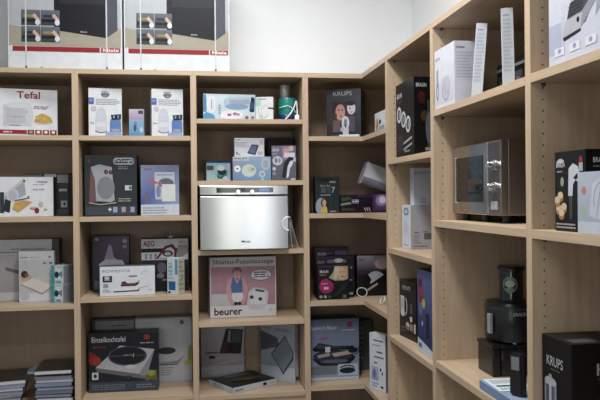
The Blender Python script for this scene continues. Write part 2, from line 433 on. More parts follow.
f.poly([(.17, .55), (.52, .92), (.55, .55), (.25, .35)], (168, 172, 182)); f.poly([(.17, .55), (.5, .95), (.53, .9), (.2, .5)], (196, 198, 206)); f.ell(.33, .54, .10, .17, (206, 208, 214)); f.ell(.33, .54, .07, .12, (182, 186, 194))
f.rect(.12, .1, .19, .62, (66, 68, 78)); f.poly([(.18, .15), (.28, .1), (.3, .4), (.2, .45)], (54, 58, 70)); f.ell(.52, .90, .02, .03, (80, 82, 90))
f.poly([(.32, .18), (.42, .10), (.66, .37), (.50, .42), (.36, .36)], (196, 160, 96)); f.poly([(.35, .24), (.44, .17), (.47, .28), (.37, .34)], (226, 172, 50)); f.line([(.36, .40), (.6, .47), (.58, .52)], .03, (92, 96, 106))
f.ell(.68, .21, .07, .04, (150, 104, 66)); f.ell(.68, .225, .06, .026, (214, 180, 130)); f.ell(.725, .15, .04, .075, (164, 40, 52)); f.ell(.79, .30, .04, .07, (206, 180, 172)); f.ell(.87, .17, .03, .03, (150, 190, 120))
f.text('ritter', .74, .845, .92, .905, (110, 60, 72), .01); f.small(.66, .79, .9, .82, 1, (150, 130, 140), 5); f.small(.66, .65, .9, .72, 1, (170, 172, 180), 5)
done(o, F)
z = -1.2331
o, F = carton('grey_flat_carton', 'large grey flat carton standing at the back, behind the white scale box', 'box', -1.27, .20, z, .305, .06, .332, (206, 207, 212), right=(110, 102, 98))
f = F['front']; f.rect(0, .14, 1, .76, (170, 167, 170), (184, 181, 184)); f.rect(.04, .78, .98, .80, (140, 142, 148)); f.small(.3, .82, .92, .87, 1, (150, 152, 158), 3)
f.poly([(.2, .5), (.9, .3), (.9, .36), (.2, .56)], (120, 116, 122)); f.arc(.62, .45, .12, .1, 20, 280, .02, (104, 102, 110)); done(o, F)
o, F = carton('brown_slim_box', 'slim brown box squeezed upright beside the large grey flat carton', 'box', -.962, .19, z, .035, .1, .335, (96, 84, 76)); F['front'].rect(.1, .05, .9, .3, (120, 108, 100)); done(o, F)
o, F = carton('kitchen_scale_box', 'white flat box picturing a scale and a round brown bowl, front of the grey carton', 'box', -1.122, .127, z, .180, .045, .272, (214, 214, 218), rz=R(0))
f = F['front']; f.rect(.02, .18, .98, .83, (196, 190, 190), (206, 204, 206))
f.text('beurer', .05, .87, .25, .905, (60, 60, 66), .02); f.small(.32, .87, .7, .9, 1, (160, 160, 166), 2); f.rect(.84, .87, .93, .9, (130, 132, 138)); f.rect(.7, .75, .77, .775, (60, 60, 66)); f.rect(.86, .75, .96, .775, (60, 60, 66))
f.poly([(.06, .36), (.66, .17), (.96, .32), (.4, .47)], (222, 216, 206)); f.poly([(.06, .36), (.66, .17), (.96, .32), (.96, .30), (.66, .14), (.06, .34)], (160, 134, 116))
f.ell(.2, .49, .17, .07, (206, 170, 140)); f.ell(.16, .55, .1, .07, (86, 60, 50)); f.ell(.22, .53, .06, .04, (150, 96, 70)); f.ell(.16, .12, .14, .08, (188, 190, 200)); done(o, F)
def teal_box(x, y, z, label, rz):
    o, F = carton('shaver_head_box', label, 'box', x, y, z, .080, .10, .098, (206, 220, 224), rz=rz, right=(150, 152, 164), group='small teal boxes in a stack')
    f = F['front']; f.rect(0, 0, .28, 1, (70, 168, 176)); f.rect(.28, .0, 1, .12, (190, 206, 212)); f.ell(.62, .5, .3, .42, (100, 150, 160)); f.ell(.62, .76, .26, .13, (232, 236, 240)); f.ell(.62, .3, .26, .15, (226, 232, 238)); f.ell(.45, .5, .17, .18, (36, 70, 86)); f.ell(.62, .12, .2, .07, (60, 180, 170))
    F['right'].small(.1, .1, .9, .9, 8, (126, 128, 142), 4); done(o, F)
teal_box(-.951, .094, z, 'small teal and white box with pictured capsules, lower one of a stack of two', R(-31))
teal_box(-.951, .098, z+.099, 'small teal and white box with pictured capsules, upper one of a stack of two', R(-29))

# catalogues in the bottom bay of the first column
def catalogue(x, y, z, wd, dp, th, rz, cover, label, group):
    o = empty('catalogue', (x, y, z), rz)
    bm = bmesh.new(); add_box(bm, .002, wd-.002, .002, dp-.002, .001, th-.001); bm_obj('pages', bm, (PAPER, mat('bluish_page_edges', (128, 134, 156), .7, var=.1, scale=9, stretch=(.4, .4, 220)), mat('white_page_edges', (186, 188, 192), .7, var=.1, scale=9, stretch=(.4, .4, 220)))[int(th*1000) % 3], o)
    bm = bmesh.new(); add_box(bm, 0, wd, 0, dp, th-.001, th); add_box(bm, 0, wd, 0, dp, 0, .001); add_box(bm, 0, .002, 0, dp, .001, th-.001)
    cm = mat('catalogue_cover_%d_%d_%d' % cover, cover, .3, var=.15, scale=8)
    bm_obj('cover', bm, cm, o); tag(o, label, 'catalogue', group)
zz = -1.775
sides = ('grey', 'white', 'dark', 'silver', 'black', 'pale blue', 'charcoal', 'blue', 'white', 'grey', 'dark brown')
rg = random.Random(3)
pos_r = ('bottommost', 'second from the bottom', 'third from the bottom', 'fourth from the bottom', 'fifth from the bottom', 'sixth from the bottom', 'third from the top', 'second from the top', 'topmost')
cvr = [(150, 150, 158), (28, 28, 32), (36, 36, 40), (140, 142, 150), (40, 40, 46), (60, 70, 130), (170, 172, 180), (150, 158, 176), (34, 28, 26)]
for i, (pz, cv) in enumerate(zip(pos_r, cvr)):
    th = (.022, .020, .016, .024, .016, .022, .014, .018, .020)[i]
    catalogue(-1.022 + rg.uniform(-.012, .003), .050 + rg.uniform(-.02, .02), zz, .188, .27, th, R(rg.uniform(-3, 2.4)), cv,
              'catalogue %s in the taller pile beside the left upright post' % pz, 'catalogues in the right pile')
    zz += th + .0004
    if i == 7:
        catalogue(-1.085, .13, zz, .23, .20, .016, R(-5), (120, 122, 128), 'grey catalogue jutting out to the left near the top of the taller pile', 'catalogues in the right pile'); zz += .0165
zz = -1.775
pos_l = ('bottommost', 'second from the bottom', 'third from the bottom', 'middle one', 'third from the top', 'second from the top', 'topmost')
for i, pz in enumerate(pos_l):
    th = (.022, .018, .020, .016, .020, .016, .020)[i]
    catalogue(-1.330 + i*.006 + rg.uniform(-.004, .006), .06 + rg.uniform(0, .01), zz, .21, .27, th, R(9 + rg.uniform(-4, 4)), ((34, 32, 34), (120, 122, 130), (70, 66, 70), (96, 88, 110), (40, 38, 40), (140, 142, 150), (36, 34, 36))[i],
              'thin printed catalogue, %s in the left pile at the photo edge' % pz, 'catalogues in the left pile'); zz += th + .0004

# ------------------------------------------------------------------ second column
z = -.3495
def baby_box(x, label, wd):
    o, F = carton('monitor_box', label, 'box', x, .045, z, wd, .12, .257, (226, 228, 230), group='white boxes with grey device picture', rz=R(8), top=(190, 192, 196))
    f = F['front']
    f.ell(.5, .875, .14, .035, (120, 124, 136)); f.rect(.38, .915, .6, .94, (150, 152, 158)); f.arc(.5, .86, .1, .04, 180, 360, .02, (70, 74, 90))
    f.part('age_badge'); f.rect(.0, .66, .16, .8, (92, 110, 190)); f.rect(.02, .72, .12, .77, (130, 146, 210)); f.part('printed_picture')
    f.small(.22, .65, .95, .79, 4, (150, 152, 160), 7)
    f.ell(.37, .38, .17, .22, (202, 206, 220)); f.rect(.2, .12, .54, .38, (206, 208, 220)); f.ell(.37, .13, .17, .06, (206, 208, 220)); f.rect(.23, .2, .51, .3, (222, 224, 230)); f.arc(.37, .13, .17, .055, 185, 355, .016, (90, 100, 160)); f.ell(.15, .57, .07, .05, (204, 196, 200)); f.arc(.15, .57, .07, .05, 0, 360, .008, (170, 150, 160))
    f.ell(.8, .28, .17, .14, (92, 132, 196)); f.rect(.63, .05, .97, .28, (96, 130, 200)); f.poly([(.66, .45), (.97, .47), (.97, .36), (.7, .34)], (42, 42, 58)); f.rect(.73, .38, .78, .44, (150, 160, 190)); f.rect(.86, .38, .91, .45, (130, 140, 170)); f.rect(.5, .0, .97, .09, (150, 168, 214)); f.rect(.68, .1, .92, .16, (150, 170, 170)); f.line([(.05, .28), (.16, .27)], .012, (120, 122, 130))
    done(o, F)
baby_box(-.741, 'white box with grey device and blue jacket pictured, left of the small blue box', .172)
baby_box(-.413, 'white box with grey device and blue jacket pictured, right of the small blue box', .168)
o, F = carton('bottle_box', 'small light blue box between the two white device boxes', 'box', -.532, .045, z, .078, .08, .146, (120, 176, 206))
f = F['front']; f.rect(0, .62, 1, 1, (170, 150, 176), (206, 190, 200)); f.rect(0, .1, 1, .62, (96, 160, 204), (150, 180, 210)); f.rect(.62, .82, .95, .95, (70, 84, 130)); f.ell(.42, .42, .12, .14, (110, 140, 180)); f.ell(.4, .3, .1, .13, (70, 96, 150)); f.ell(.82, .25, .12, .1, (190, 206, 220)); f.rect(0, 0, 1, .1, (90, 150, 190)); done(o, F)
z = -.777
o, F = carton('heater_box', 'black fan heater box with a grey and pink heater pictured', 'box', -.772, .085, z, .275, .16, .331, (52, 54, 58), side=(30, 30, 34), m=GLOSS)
f = F['front']; f.rect(.02, .02, .98, .16, (70, 78, 90)); f.part('brand_badge'); f.ell(.61, .895, .06, .055, (200, 204, 212)); f.ell(.89, .895, .06, .055, (200, 204, 212)); f.rect(.61, .84, .89, .95, (200, 204, 212)); f.rect(.6, .858, .9, .934, (60, 64, 74)); f.ell(.6, .896, .04, .038, (60, 64, 74)); f.ell(.9, .896, .04, .038, (60, 64, 74))
f.text("De'Longhi", .58, .868, .92, .928, (220, 222, 228), .02); f.part('printed_picture')
f.poly([(.09, .3), (.12, .8), (.2, .82), (.26, .24), (.1, .22)], (132, 84, 90)); f.poly([(.12, .8), (.28, .845), (.52, .80), (.57, .26), (.5, .23), (.22, .25), (.2, .6)], (168, 170, 180)); f.ell(.4, .46, .165, .185, (126, 130, 138)); f.arc(.4, .46, .165, .185, 0, 360, .012, (144, 148, 158)); f.ell(.41, .72, .04, .036, (60, 40, 52)); f.ell(.5, .715, .04, .036, (80, 40, 56)); f.ell(.41, .72, .02, .018, (150, 80, 96)); f.ell(.5, .715, .02, .018, (150, 80, 96))
f.line([(.08, .22), (.3, .19), (.6, .22)], .012, (200, 196, 170)); f.ell(.09, .9, .022, .02, (170, 60, 60)); f.small(.64, .76, .9, .82, 2, (130, 132, 140), 2)
f.part('feature_icon'); f.rect(.77, .42, .9, .5, (206, 212, 216)); f.ell(.87, .46, .03, .03, (70, 130, 140)); f.rect(.54, .06, .62, .15, (150, 170, 204)); f.rect(.7, .06, .78, .15, (176, 150, 170)); f.rect(.87, .06, .95, .15, (150, 160, 206)); f.rect(.445, .1, .51, .12, WW); f.rect(.47, .08, .487, .14, WW); f.small(.64, .23, .93, .3, 2, (150, 160, 150), 9)
done(o, F)
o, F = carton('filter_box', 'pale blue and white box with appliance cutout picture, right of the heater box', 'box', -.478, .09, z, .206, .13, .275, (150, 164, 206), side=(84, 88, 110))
f = F['front']; f.rect(0, .22, 1, 1, (84, 104, 190), (150, 164, 204), (120, 130, 160), (150, 166, 206)); f.rect(0, 0, 1, .22, (206, 212, 226)); f.small(.1, .9, .3, .945, 1, (180, 70, 110), 3); f.rect(.36, .62, .88, .86, (196, 204, 220)); f.small(.42, .78, .86, .84, 1, (150, 160, 186), 1)
f.poly([(.38, .32), (.36, .62), (.55, .76), (.86, .62), (.86, .32)], (190, 196, 210)); f.ell(.66, .64, .2, .1, (104, 112, 128)); f.rect(.55, .28, .9, .62, (222, 224, 218)); f.ell(.46, .48, .06, .12, (128, 140, 170))
for k in range(4): f.line([(.26, .63 + .03*k), (.54, .66 - .02*k)], .024, (196, 96, 124))
f.rect(.1, .24, .18, .48, (120, 116, 128)); f.small(.05, .03, .8, .18, 3, (150, 160, 180), 6); done(o, F)
z = -1.2027
o, F = carton('steam_iron_box', 'dark purple box with a pale iron pictured, behind the white iron box', 'box', -.757, .24, z, .20, .12, .312, (44, 38, 52), side=(26, 24, 30), m=GLOSS, rz=R(2))
f = F['front']; f.rect(0, .5, 1, 1, (62, 50, 78), (50, 40, 62), (110, 90, 130), (90, 72, 112)); f.rect(0, 0, 1, .5, (28, 26, 32), (62, 50, 78)); f.poly([(.3, .52), (.45, .85), (.52, .82), (.58, .62), (.78, .5)], (168, 156, 188)); f.poly([(.16, .48), (.36, .58), (.8, .56), (.9, .46), (.8, .40), (.3, .42)], (200, 200, 214)); f.poly([(.3, .40), (.85, .38), (.85, .42), (.3, .44)], (90, 86, 104)); f.ell(.12, .94, .05, .03, (180, 170, 140)); f.ell(.88, .9, .06, .035, (180, 176, 190)); f.ell(.88, .8, .06, .035, (150, 146, 166)); f.rect(.05, .04, .2, .2, (92, 92, 100)); done(o, F)
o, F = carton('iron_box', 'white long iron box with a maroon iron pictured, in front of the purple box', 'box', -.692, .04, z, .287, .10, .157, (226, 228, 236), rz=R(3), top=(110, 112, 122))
f = F['front']; f.text('ROWENTA', .05, .80, .55, .89, (104, 112, 140), .0); f.rect(.05, .47, .22, .68, (44, 46, 62)); f.ell(.13, .61, .05, .06, (190, 192, 206)); f.rect(.08, .52, .19, .56, (150, 154, 170)); f.rect(.06, .28, .15, .42, (150, 152, 168)); f.small(.05, .12, .2, .24, 2, (150, 152, 166), 2)
f.poly([(.37, .32), (.4, .48), (.48, .5), (.55, .42), (.68, .44), (.72, .52), (.7, .38), (.64, .32)], (92, 56, 60)); f.ell(.57, .5, .11, .1, (224, 222, 222)); f.poly([(.4, .42), (.66, .42), (.64, .36), (.4, .36)], (120, 78, 80)); f.rect(.52, .64, .68, .68, (96, 104, 130)); f.poly([(.24, .16), (.68, .18), (.73, .26), (.7, .14), (.24, .12)], (62, 76, 96)); f.line([(.73, .26), (.86, .3), (.88, .28)], .015, (150, 152, 170)); f.line([(.74, .7), (.78, .8), (.86, .84)], .015, (170, 172, 190)); f.small(.87, .16, .94, .19, 1, (120, 122, 140), 3); done(o, F)
o, F = carton('red_iron_box', 'white and dark box with red lettering and a red iron pictured', 'box', -.485, .175, z, .258, .14, .293, (216, 216, 220), side=(60, 56, 60))
f = F['front']; f.rect(0, 0, 1, .60, (44, 36, 44), (60, 52, 62)); f.rect(0, .60, 1, 1, (206, 206, 212)); f.rect(0, .745, 1, .82, (38, 30, 36)); f.text('AEG', .04, .855, .28, .965, (160, 26, 48), .04)
for k in range(3): f.ell(.1+.1*k, .69, .03, .03, (140, 136, 146)); f.ell(.1+.1*k, .64, .03, .03, (150, 146, 156))
f.poly([(.3, .62), (.5, .86), (.66, .9), (.76, .8), (.74, .62)], (150, 28, 52)); f.poly([(.36, .63), (.54, .82), (.63, .84), (.7, .78), (.69, .63)], (206, 206, 214)); f.ell(.56, .72, .11, .06, (50, 40, 50)); f.ell(.56, .715, .07, .035, (190, 190, 200)); f.poly([(.74, .58), (.99, .72), (.99, .98), (.78, .9)], (150, 144, 142)); f.rect(.78, .88, .98, .98, (200, 198, 200)); f.text('AEG', .8, .9, .93, .96, (140, 100, 106), 0); f.ell(.43, .45, .1, .1, (110, 104, 118)); f.ell(.4, .3, .08, .05, (130, 124, 140)); f.rect(.45, .2, .6, .24, (150, 150, 160)); done(o, F)
o = empty('sample_bottle', (-.328, .23, z + .2942)); bm = bmesh.new(); add_lathe(bm, [(.014, 0), (.015, .004), (.015, .018), (.010, .024)], n=16); bm_obj('bottle_body', bm, CLEAR, o, True)
bm = bmesh.new(); add_lathe(bm, [(.011, .024), (.011, .036), (.009, .037)], n=16); bm_obj('cap', bm, GREYC, o, True); tag(o, 'tiny clear bottle with grey cap on top of the red lettered iron box', 'bottle')
o, F = carton('descaler_box', 'small white and cream box with blue label, at the right end beside the post', 'box', -.340, .055, z, .075, .055, .197, (214, 222, 226), rz=R(-38), right=(206, 200, 178))
f = F['front']; f.rect(.12, .12, .75, .36, (34, 116, 180)); f.rect(.72, .55, .95, .97, (60, 150, 206)); f.small(.1, .4, .6, .9, 5, (150, 180, 196), 2); f.arc(.35, .7, .15, .1, 30, 300, .02, (110, 150, 180)); f.rect(.1, .03, .3, .09, (40, 50, 80))
f = F['right']; f.small(.1, .1, .9, .95, 7, (170, 166, 140), 5); f.ell(.4, .75, .12, .05, (200, 160, 90)); f.ell(.6, .45, .12, .05, (90, 150, 170)); f.ell(.35, .3, .1, .05, (100, 160, 110)); done(o, F)
z = -1.7398
o, F = carton('hotplate_box', 'black box with a silver single hotplate and red fruit pictured', 'box', -.769, .135, z, .372, .10, .324, (34, 36, 46), top=(26, 26, 32), m=GLOSS, rz=R(-1))
f = F['front']; f.rect(0, 0, 1, .17, (70, 84, 96)); f.rect(0, .17, 1, 1, (40, 46, 60), (30, 32, 42)); f.text('Einzelkochtafel', .05, .845, .53, .935, (214, 214, 220), .0); f.small(.06, .74, .26, .79, 1, (150, 50, 60), 3); f.part('brand_badge'); f.rect(.8, .87, .88, .95, (190, 44, 40)); f.small(.74, .8, .95, .83, 1, (170, 172, 180), 3); f.part('printed_picture')
f.poly([(.1, .42), (.45, .78), (.95, .70), (.83, .22), (.80, .2)], (142, 142, 146)); f.poly([(.1, .42), (.45, .78), (.95, .70), (.72, .29)], (186, 186, 190)); f.poly([(.1, .42), (.72, .29), (.83, .2), (.8, .2), (.12, .35)], (112, 112, 116)); f.ell(.56, .60, .28, .165, (90, 92, 98)); f.ell(.56, .605, .26, .15, (36, 38, 46)); f.line([(.3, .605), (.82, .605)], .007, (120, 122, 128)); f.small(.5, .6, .64, .635, 1, (130, 132, 138), 3); f.line([(.65, .64), (.64, .57)], .01, (190, 190, 196)); f.ell(.6, .42, .08, .03, (206, 206, 208)); f.ell(.57, .22, .05, .05, (24, 24, 28)); f.ell(.57, .235, .03, .03, (70, 72, 76))
f.part('printed_picture'); f.ell(.07, .56, .065, .1, (176, 40, 34)); f.ell(.12, .53, .06, .08, (190, 56, 40)); f.ell(.03, .66, .03, .04, (150, 36, 36)); f.poly([(.80, .25), (.98, .36), (.98, .2), (.82, .17)], (110, 118, 50)); f.ell(.9, .3, .06, .05, (150, 160, 60)); f.ell(.95, .2, .05, .03, (130, 90, 50)); f.part('energy_label'); f.rect(.05, .22, .14, .34, (216, 216, 220)); f.ell(.095, .28, .025, .035, (60, 62, 70)); f.part('printed_picture'); f.small(.05, .04, .55, .14, 3, (110, 122, 132), 8); f.small(.68, .05, .95, .13, 2, (120, 130, 140), 9); done(o, F)
o, F = carton('grey_hotplate_box', 'dark grey box peeking out behind the black hotplate box', 'box', -.776, .32, z, .24, .08, .368, (104, 106, 112)); f = F['front']; f.rect(.08, .2, .98, .97, (150, 152, 156), (166, 168, 172)); f.small(.45, .88, .8, .91, 1, (80, 82, 90), 3); done(o, F)
o, F = carton('silver_appliance_box', 'tall silver grey box with dark grill pictured, right behind the hotplate box', 'box', -.532, .285, z, .320, .10, .372, (176, 178, 184), m=GLOSS)
f = F['front']; f.rect(.02, .02, .98, .98, (182, 184, 190), (208, 210, 214)); f.small(.07, .9, .35, .94, 1, (196, 198, 204), 3); f.rect(.68, .84, .97, .97, (196, 198, 202)); f.ell(.82, .92, .04, .035, (104, 100, 120)); f.line([(.06, .78), (.5, .79)], .006, (120, 122, 130)); f.poly([(.38, .40), (.55, .52), (.9, .51), (.75, .33)], (198, 198, 202)); f.ell(.55, .485, .16, .055, (64, 64, 72)); f.poly([(.38, .3), (.75, .33), (.88, .42), (.74, .26), (.4, .26)], (140, 142, 150)); f.line([(.4, .27), (.7, .27)], .01, (70, 72, 80)); f.ell(.97, .42, .05, .14, (150, 152, 90)); f.rect(.86, .26, 1, .32, (176, 186, 60)); f.small(.45, .1, .68, .24, 4, (140, 142, 150), 3); done(o, F)

# ------------------------------------------------------------------ third column
z = -.2566
o, F = carton('foot_bath_box', 'long aqua and white box with a blue tray device pictured', 'box', -.138, .055, z, .288, .13, .142, (206, 222, 230), rz=R(3), left=(130, 100, 80), m=GLOSS)
f = F['front']; f.rect(0, 0, 1, 1, (196, 216, 226), (206, 226, 234)); f.poly([(0, 0), (.24, 0), (.2, .2), (.06, .3), (0, .2)], (70, 160, 210)); f.poly([(.0, .3), (.06, .3), (.07, .6), (.05, .98), (0, .98)], (80, 140, 190)); f.ell(.16, .6, .1, .33, (224, 228, 236)); f.line([(.16, .8), (.16, .4)], .03, (190, 110, 140)); f.rect(.40, .5, .9, .8, (168, 188, 214)); f.poly([(.4, .5), (.44, .86), (.5, .9), (.9, .9), (.88, .5)], (180, 196, 220)); f.rect(.5, .62, .88, .8, (160, 170, 190)); f.ell(.64, .52, .22, .12, (130, 164, 200)); f.poly([(.88, .4), (.98, .4), (.99, .85), (.93, .92), (.9, .7)], (54, 88, 140)); f.ell(.94, .8, .03, .1, (20, 40, 84)); f.ell(.93, .37, .05, .06, (30, 52, 100))
f.ell(.54, .2, .22, .18, (232, 234, 240)); f.small(.46, .12, .54, .3, 1, (176, 80, 140), 3); f.ell(.6, .24, .04, .06, (170, 110, 160)); f.ell(.66, .22, .04, .06, (180, 150, 200)); f.ell(.83, .1, .035, .07, (160, 90, 120)); f.ell(.94, .1, .035, .07, (170, 110, 140)); f.small(.29, .2, .34, .6, 6, (120, 150, 160), 4); done(o, F)
o, F = carton('toothbrush_box', 'small white and green box between the aqua box and the teal cup', 'box', .151, .07, z, .098, .10, .129, (226, 230, 228), rz=R(-14), right=(150, 160, 140))
f = F['front']; f.rect(0, .6, .3, .95, (170, 214, 196)); f.arc(.45, .4, .3, .3, 150, 330, .03, (140, 190, 190)); f.arc(.6, .3, .3, .35, 90, 250, .02, (190, 170, 196)); f.line([(.7, .52), (1, .5)], .06, (50, 60, 90)); f.rect(.15, .88, .6, .93, (190, 150, 170)); f.ell(.3, .15, .12, .08, (180, 206, 210))
F['right'].rect(0, .48, .55, .56, (50, 60, 80)); F['right'].rect(0, 0, 1, .3, (110, 130, 110)); done(o, F)
# teal cup with a clear beaker on it and a white lead
o = empty('irrigator', (.332, .115, z)); tag(o, 'teal oral irrigator tank with clear beaker on top and white hose', 'appliance')
bm = bmesh.new(); add_lathe(bm, [(.044, 0), (.047, .004), (.050, .12), (.048, .128), (.02, .13)], n=36); bm_obj('tank', bm, TEAL, o, True)
bm = bmesh.new(); add_lathe(bm, [(.046, 0), (.0475, .006), (.0482, .032), (.047, .034)], n=36); b = bm_obj('base_ring', bm, NAVY, o, True); b.scale = (1.03, 1.03, 1)
bm = bmesh.new(); add_lathe(bm, [(.022, 0), (.030, .07), (.028, .07), (.021, .003)], (-.014, 0, .131), n=28); bm_obj('beaker', bm, CLEAR, o, True)
bm = bmesh.new(); add_tube(bm, smooth_path([(-.046, -.03, .072), (-.03, -.052, .076), (0, -.056, .08), (.03, -.05, .062), (.042, -.05, .045)]), .0025); add_tube(bm, smooth_path([(-.02, -.075, .004), (.005, -.066, .03), (.03, -.06, .07), (.046, -.05, .108), (.05, -.05, .06), (.05, -.06, .02)]), .0034); bm_obj('hose', bm, WHITEP, o, True)
bm = bmesh.new(); add_box(bm, .034, .058, -.075, -.05, .0, .03, bev=.003); bm_obj('plug', bm, WHITEP, o)
z = -.5911
o, F = carton('blood_pressure_box', 'small dark blue box with a green device pictured, leftmost on its short shelf', 'box', -.124, .055, z, .132, .10, .117, (120, 134, 150), rz=R(7), left=(90, 96, 84), top=(40, 50, 90), m=GLOSS)
f = F['front']; f.rect(0, 0, 1, .84, (170, 186, 192), (120, 160, 170)); f.rect(0, .84, 1, 1, (36, 48, 96)); f.rect(.02, .5, .3, .72, (84, 76, 92)); f.ell(.6, .62, .17, .13, (180, 190, 200)); f.rect(.45, .1, .9, .5, (60, 150, 130)); f.ell(.66, .42, .18, .16, (40, 46, 80)); f.ell(.62, .56, .14, .08, (196, 200, 206)); f.arc(.6, .28, .14, .12, 180, 350, .05, (20, 40, 60)); f.ell(.8, .12, .12, .1, (186, 196, 204)); f.rect(.88, .1, 1, .84, (150, 166, 190)); f.rect(.36, .1, .42, .84, (120, 186, 160)); done(o, F)
o, F = carton('thermometer_box', 'pale blue and grey box with a round white device pictured, below the white box', 'box', .021, .075, z, .212, .14, .134, (150, 170, 206), top=(190, 196, 208))
f = F['front']; f.rect(0, 0, 1, 1, (110, 140, 190), (150, 160, 190), (150, 186, 210), (120, 160, 200)); f.rect(0, .84, .42, 1, (204, 206, 212)); f.text('PHILIPS', .03, .88, .38, .96, (40, 46, 70), .03); f.part('feature_icon'); f.ell(.12, .5, .085, .14, WW); f.ell(.12, .5, .03, .04, (100, 130, 150)); f.part('printed_picture'); f.ell(.42, .4, .19, .26, (150, 190, 206)); f.ell(.42, .43, .19, .25, (206, 218, 206)); f.ell(.48, .47, .1, .12, (186, 206, 196)); f.ell(.52, .48, .04, .04, (130, 160, 130)); f.ell(.86, .7, .12, .26, (186, 190, 200)); f.ell(.86, .7, .07, .16, (160, 170, 190)); f.ell(.77, .28, .08, .14, (196, 206, 216)); f.ell(.77, .28, .04, .07, (130, 160, 180)); f.ell(.78, .06, .05, .06, (150, 206, 200)); done(o, F)
o, F = carton('tablet_box', 'white box with a slanted blue panel pictured, lying on the pale blue box', 'box', .032, .08, z+.1345, .165, .12, .103, (226, 228, 236), m=CARD)
f = F['front']; f.poly([(.42, .18), (.7, .08), (.82, .62), (.58, .66)], (62, 74, 110)); f.poly([(.47, .24), (.68, .16), (.76, .58), (.59, .6)], (104, 120, 160)); f.rect(.04, .88, .2, .92, (150, 152, 164)); f.small(.04, .5, .5, .8, 4, (190, 192, 204), 5); f.rect(.06, .1, .1, .26, (60, 66, 100)); f.rect(.13, .1, .19, .15, (110, 116, 150)); f.rect(.78, .1, .95, .28, (214, 176, 190)); f.rect(.85, .66, .95, .9, (190, 192, 204)); done(o, F)
bm = bmesh.new(); add_box(bm, .07, .1, .05, .07, .103, .106); bm_obj('carry_tab', bm, WHITEP, o)
o, F = carton('dark_grey_box', 'dark grey box standing behind the shaver box', 'box', .2355, .27, z, .155, .10, .258, (78, 78, 84)); F['front'].rect(0, .85, 1, .97, (58, 58, 64)); done(o, F)
o, F = carton('shaver_box', 'grey lilac box with a curved black and white shaver pictured', 'box', .2345, .05, z, .135, .09, .192, (110, 108, 124), rz=R(-6), right=(28, 26, 32), m=GLOSS)
f = F['front']; f.rect(0, 0, 1, 1, (96, 100, 116), (120, 110, 136)); f.rect(.44, .6, .72, 1, (150, 120, 156)); f.text('BRAUN', .04, .84, .3, .92, (206, 206, 216), .03); f.small(.05, .74, .3, .8, 1, (160, 160, 176), 2); f.ell(.24, .57, .2, .13, (206, 206, 216)); f.ell(.18, .58, .06, .08, (120, 122, 146)); f.ell(.32, .58, .06, .08, (140, 150, 170)); f.ell(.6, .86, .12, .08, SKIN); f.ell(.8, .92, .1, .08, (206, 170, 160)); f.rect(.5, .66, .95, .8, (214, 210, 216)); f.poly([(.42, .1), (.5, .5), (.7, .68), (.98, .66), (.98, .55), (.74, .52), (.62, .36), (.58, .1), (.5, .06)], (34, 34, 56)); f.poly([(.6, .1), (.66, .42), (.76, .56), (.9, .58), (.84, .44), (.74, .34), (.7, .14), (.65, .06)], (214, 218, 222)); f.ell(.95, .6, .06, .07, (176, 186, 206)); f.ell(.1, .34, .07, .05, (200, 200, 212)); f.ell(.1, .2, .07, .05, (140, 140, 160)); f.rect(.78, .01, .97, .06, (196, 196, 206)); done(o, F)
# the built-in steam oven
z = -.967
def oven():
    o = empty('steam_oven', (-.1615, -.03, z)); tag(o, 'stainless steel compact oven filling the middle bay', 'oven')
    W_, H_ = .4745, .349
    bm = bmesh.new(); add_box(bm, .012, W_-.012, .022, .40, .012, H_-.006, bev=.002); bm_obj('housing', bm, STEEL2, o)
    bm = bmesh.new(); add_box(bm, 0, W_, 0, .021, .004, .291, bev=.0025); d = bm_obj('door', bm, STEEL, o)
    bm = bmesh.new(); add_box(bm, .01, W_-.01, .004, .024, .288, .299); bm_obj('door_gap_seal', bm, BLACKM, o)
    bm = bmesh.new(); add_box(bm, 0, W_, 0, .021, .298, H_, bev=.0025); p = bm_obj('control_panel', bm, STEEL, o)
    bm = bmesh.new(); add_box(bm, .088, .394, -.0015, .001, .310, .337); bm_obj('display_window', bm, GLASSB, p)
    lcd = mat('lcd_glass', (96, 116, 170), .15, var=.04)
    bm = bmesh.new(); add_box(bm, .318, .372, -.0022, -.0014, .315, .333); bm_obj('lcd', bm, lcd, p)
    for x in (.204, .279):
        bm = bmesh.new(); add_lathe(bm, [(.0115, 0), (.0115, .012), (.0095, .016)], (x, 0, .315), 24, axis='y'); bm_obj('knob', bm, CHROME, p, True)
    for x in (.04, W_-.04):
        for y in (.06, .36):
            bm = bmesh.new(); add_lathe(bm, [(.014, 0), (.014, .0125)], (x, y, 0), 12); bm_obj('foot', bm, BLACKM, o)
    A = Art((0, 0, 0), (W_, 0, 0), (0, 0, H_), (0, -1, 0), .0006); A.text('Miele', .463, .115, .565, .152, (24, 24, 26), .03)
    A.rect(.72, .905, .765, .945, (150, 170, 214)); A.parts.pop('printed_picture'); A.build(d, CARD)
oven()
o = empty('reflection_ring_hoses', (.310, -.040, z + .139)); tag(o, 'white half round reflection modelled as a ring at the steel oven edge, grey hoses below', 'hose')  # half-round reflection on the oven front, built as a solid ring and disc
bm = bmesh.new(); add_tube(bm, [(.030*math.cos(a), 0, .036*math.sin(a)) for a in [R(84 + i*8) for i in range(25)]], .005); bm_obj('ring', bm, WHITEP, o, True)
bm = bmesh.new(); add_prism(bm, [(.028*math.cos(a), .034*math.sin(a)) for a in [R(90 + i*9) for i in range(21)]], -.002, .002); b_ = bm_obj('reflection_disc', bm, mat('pale_reflection', (186, 184, 190), .4), o); b_.rotation_euler = (R(90), 0, 0)
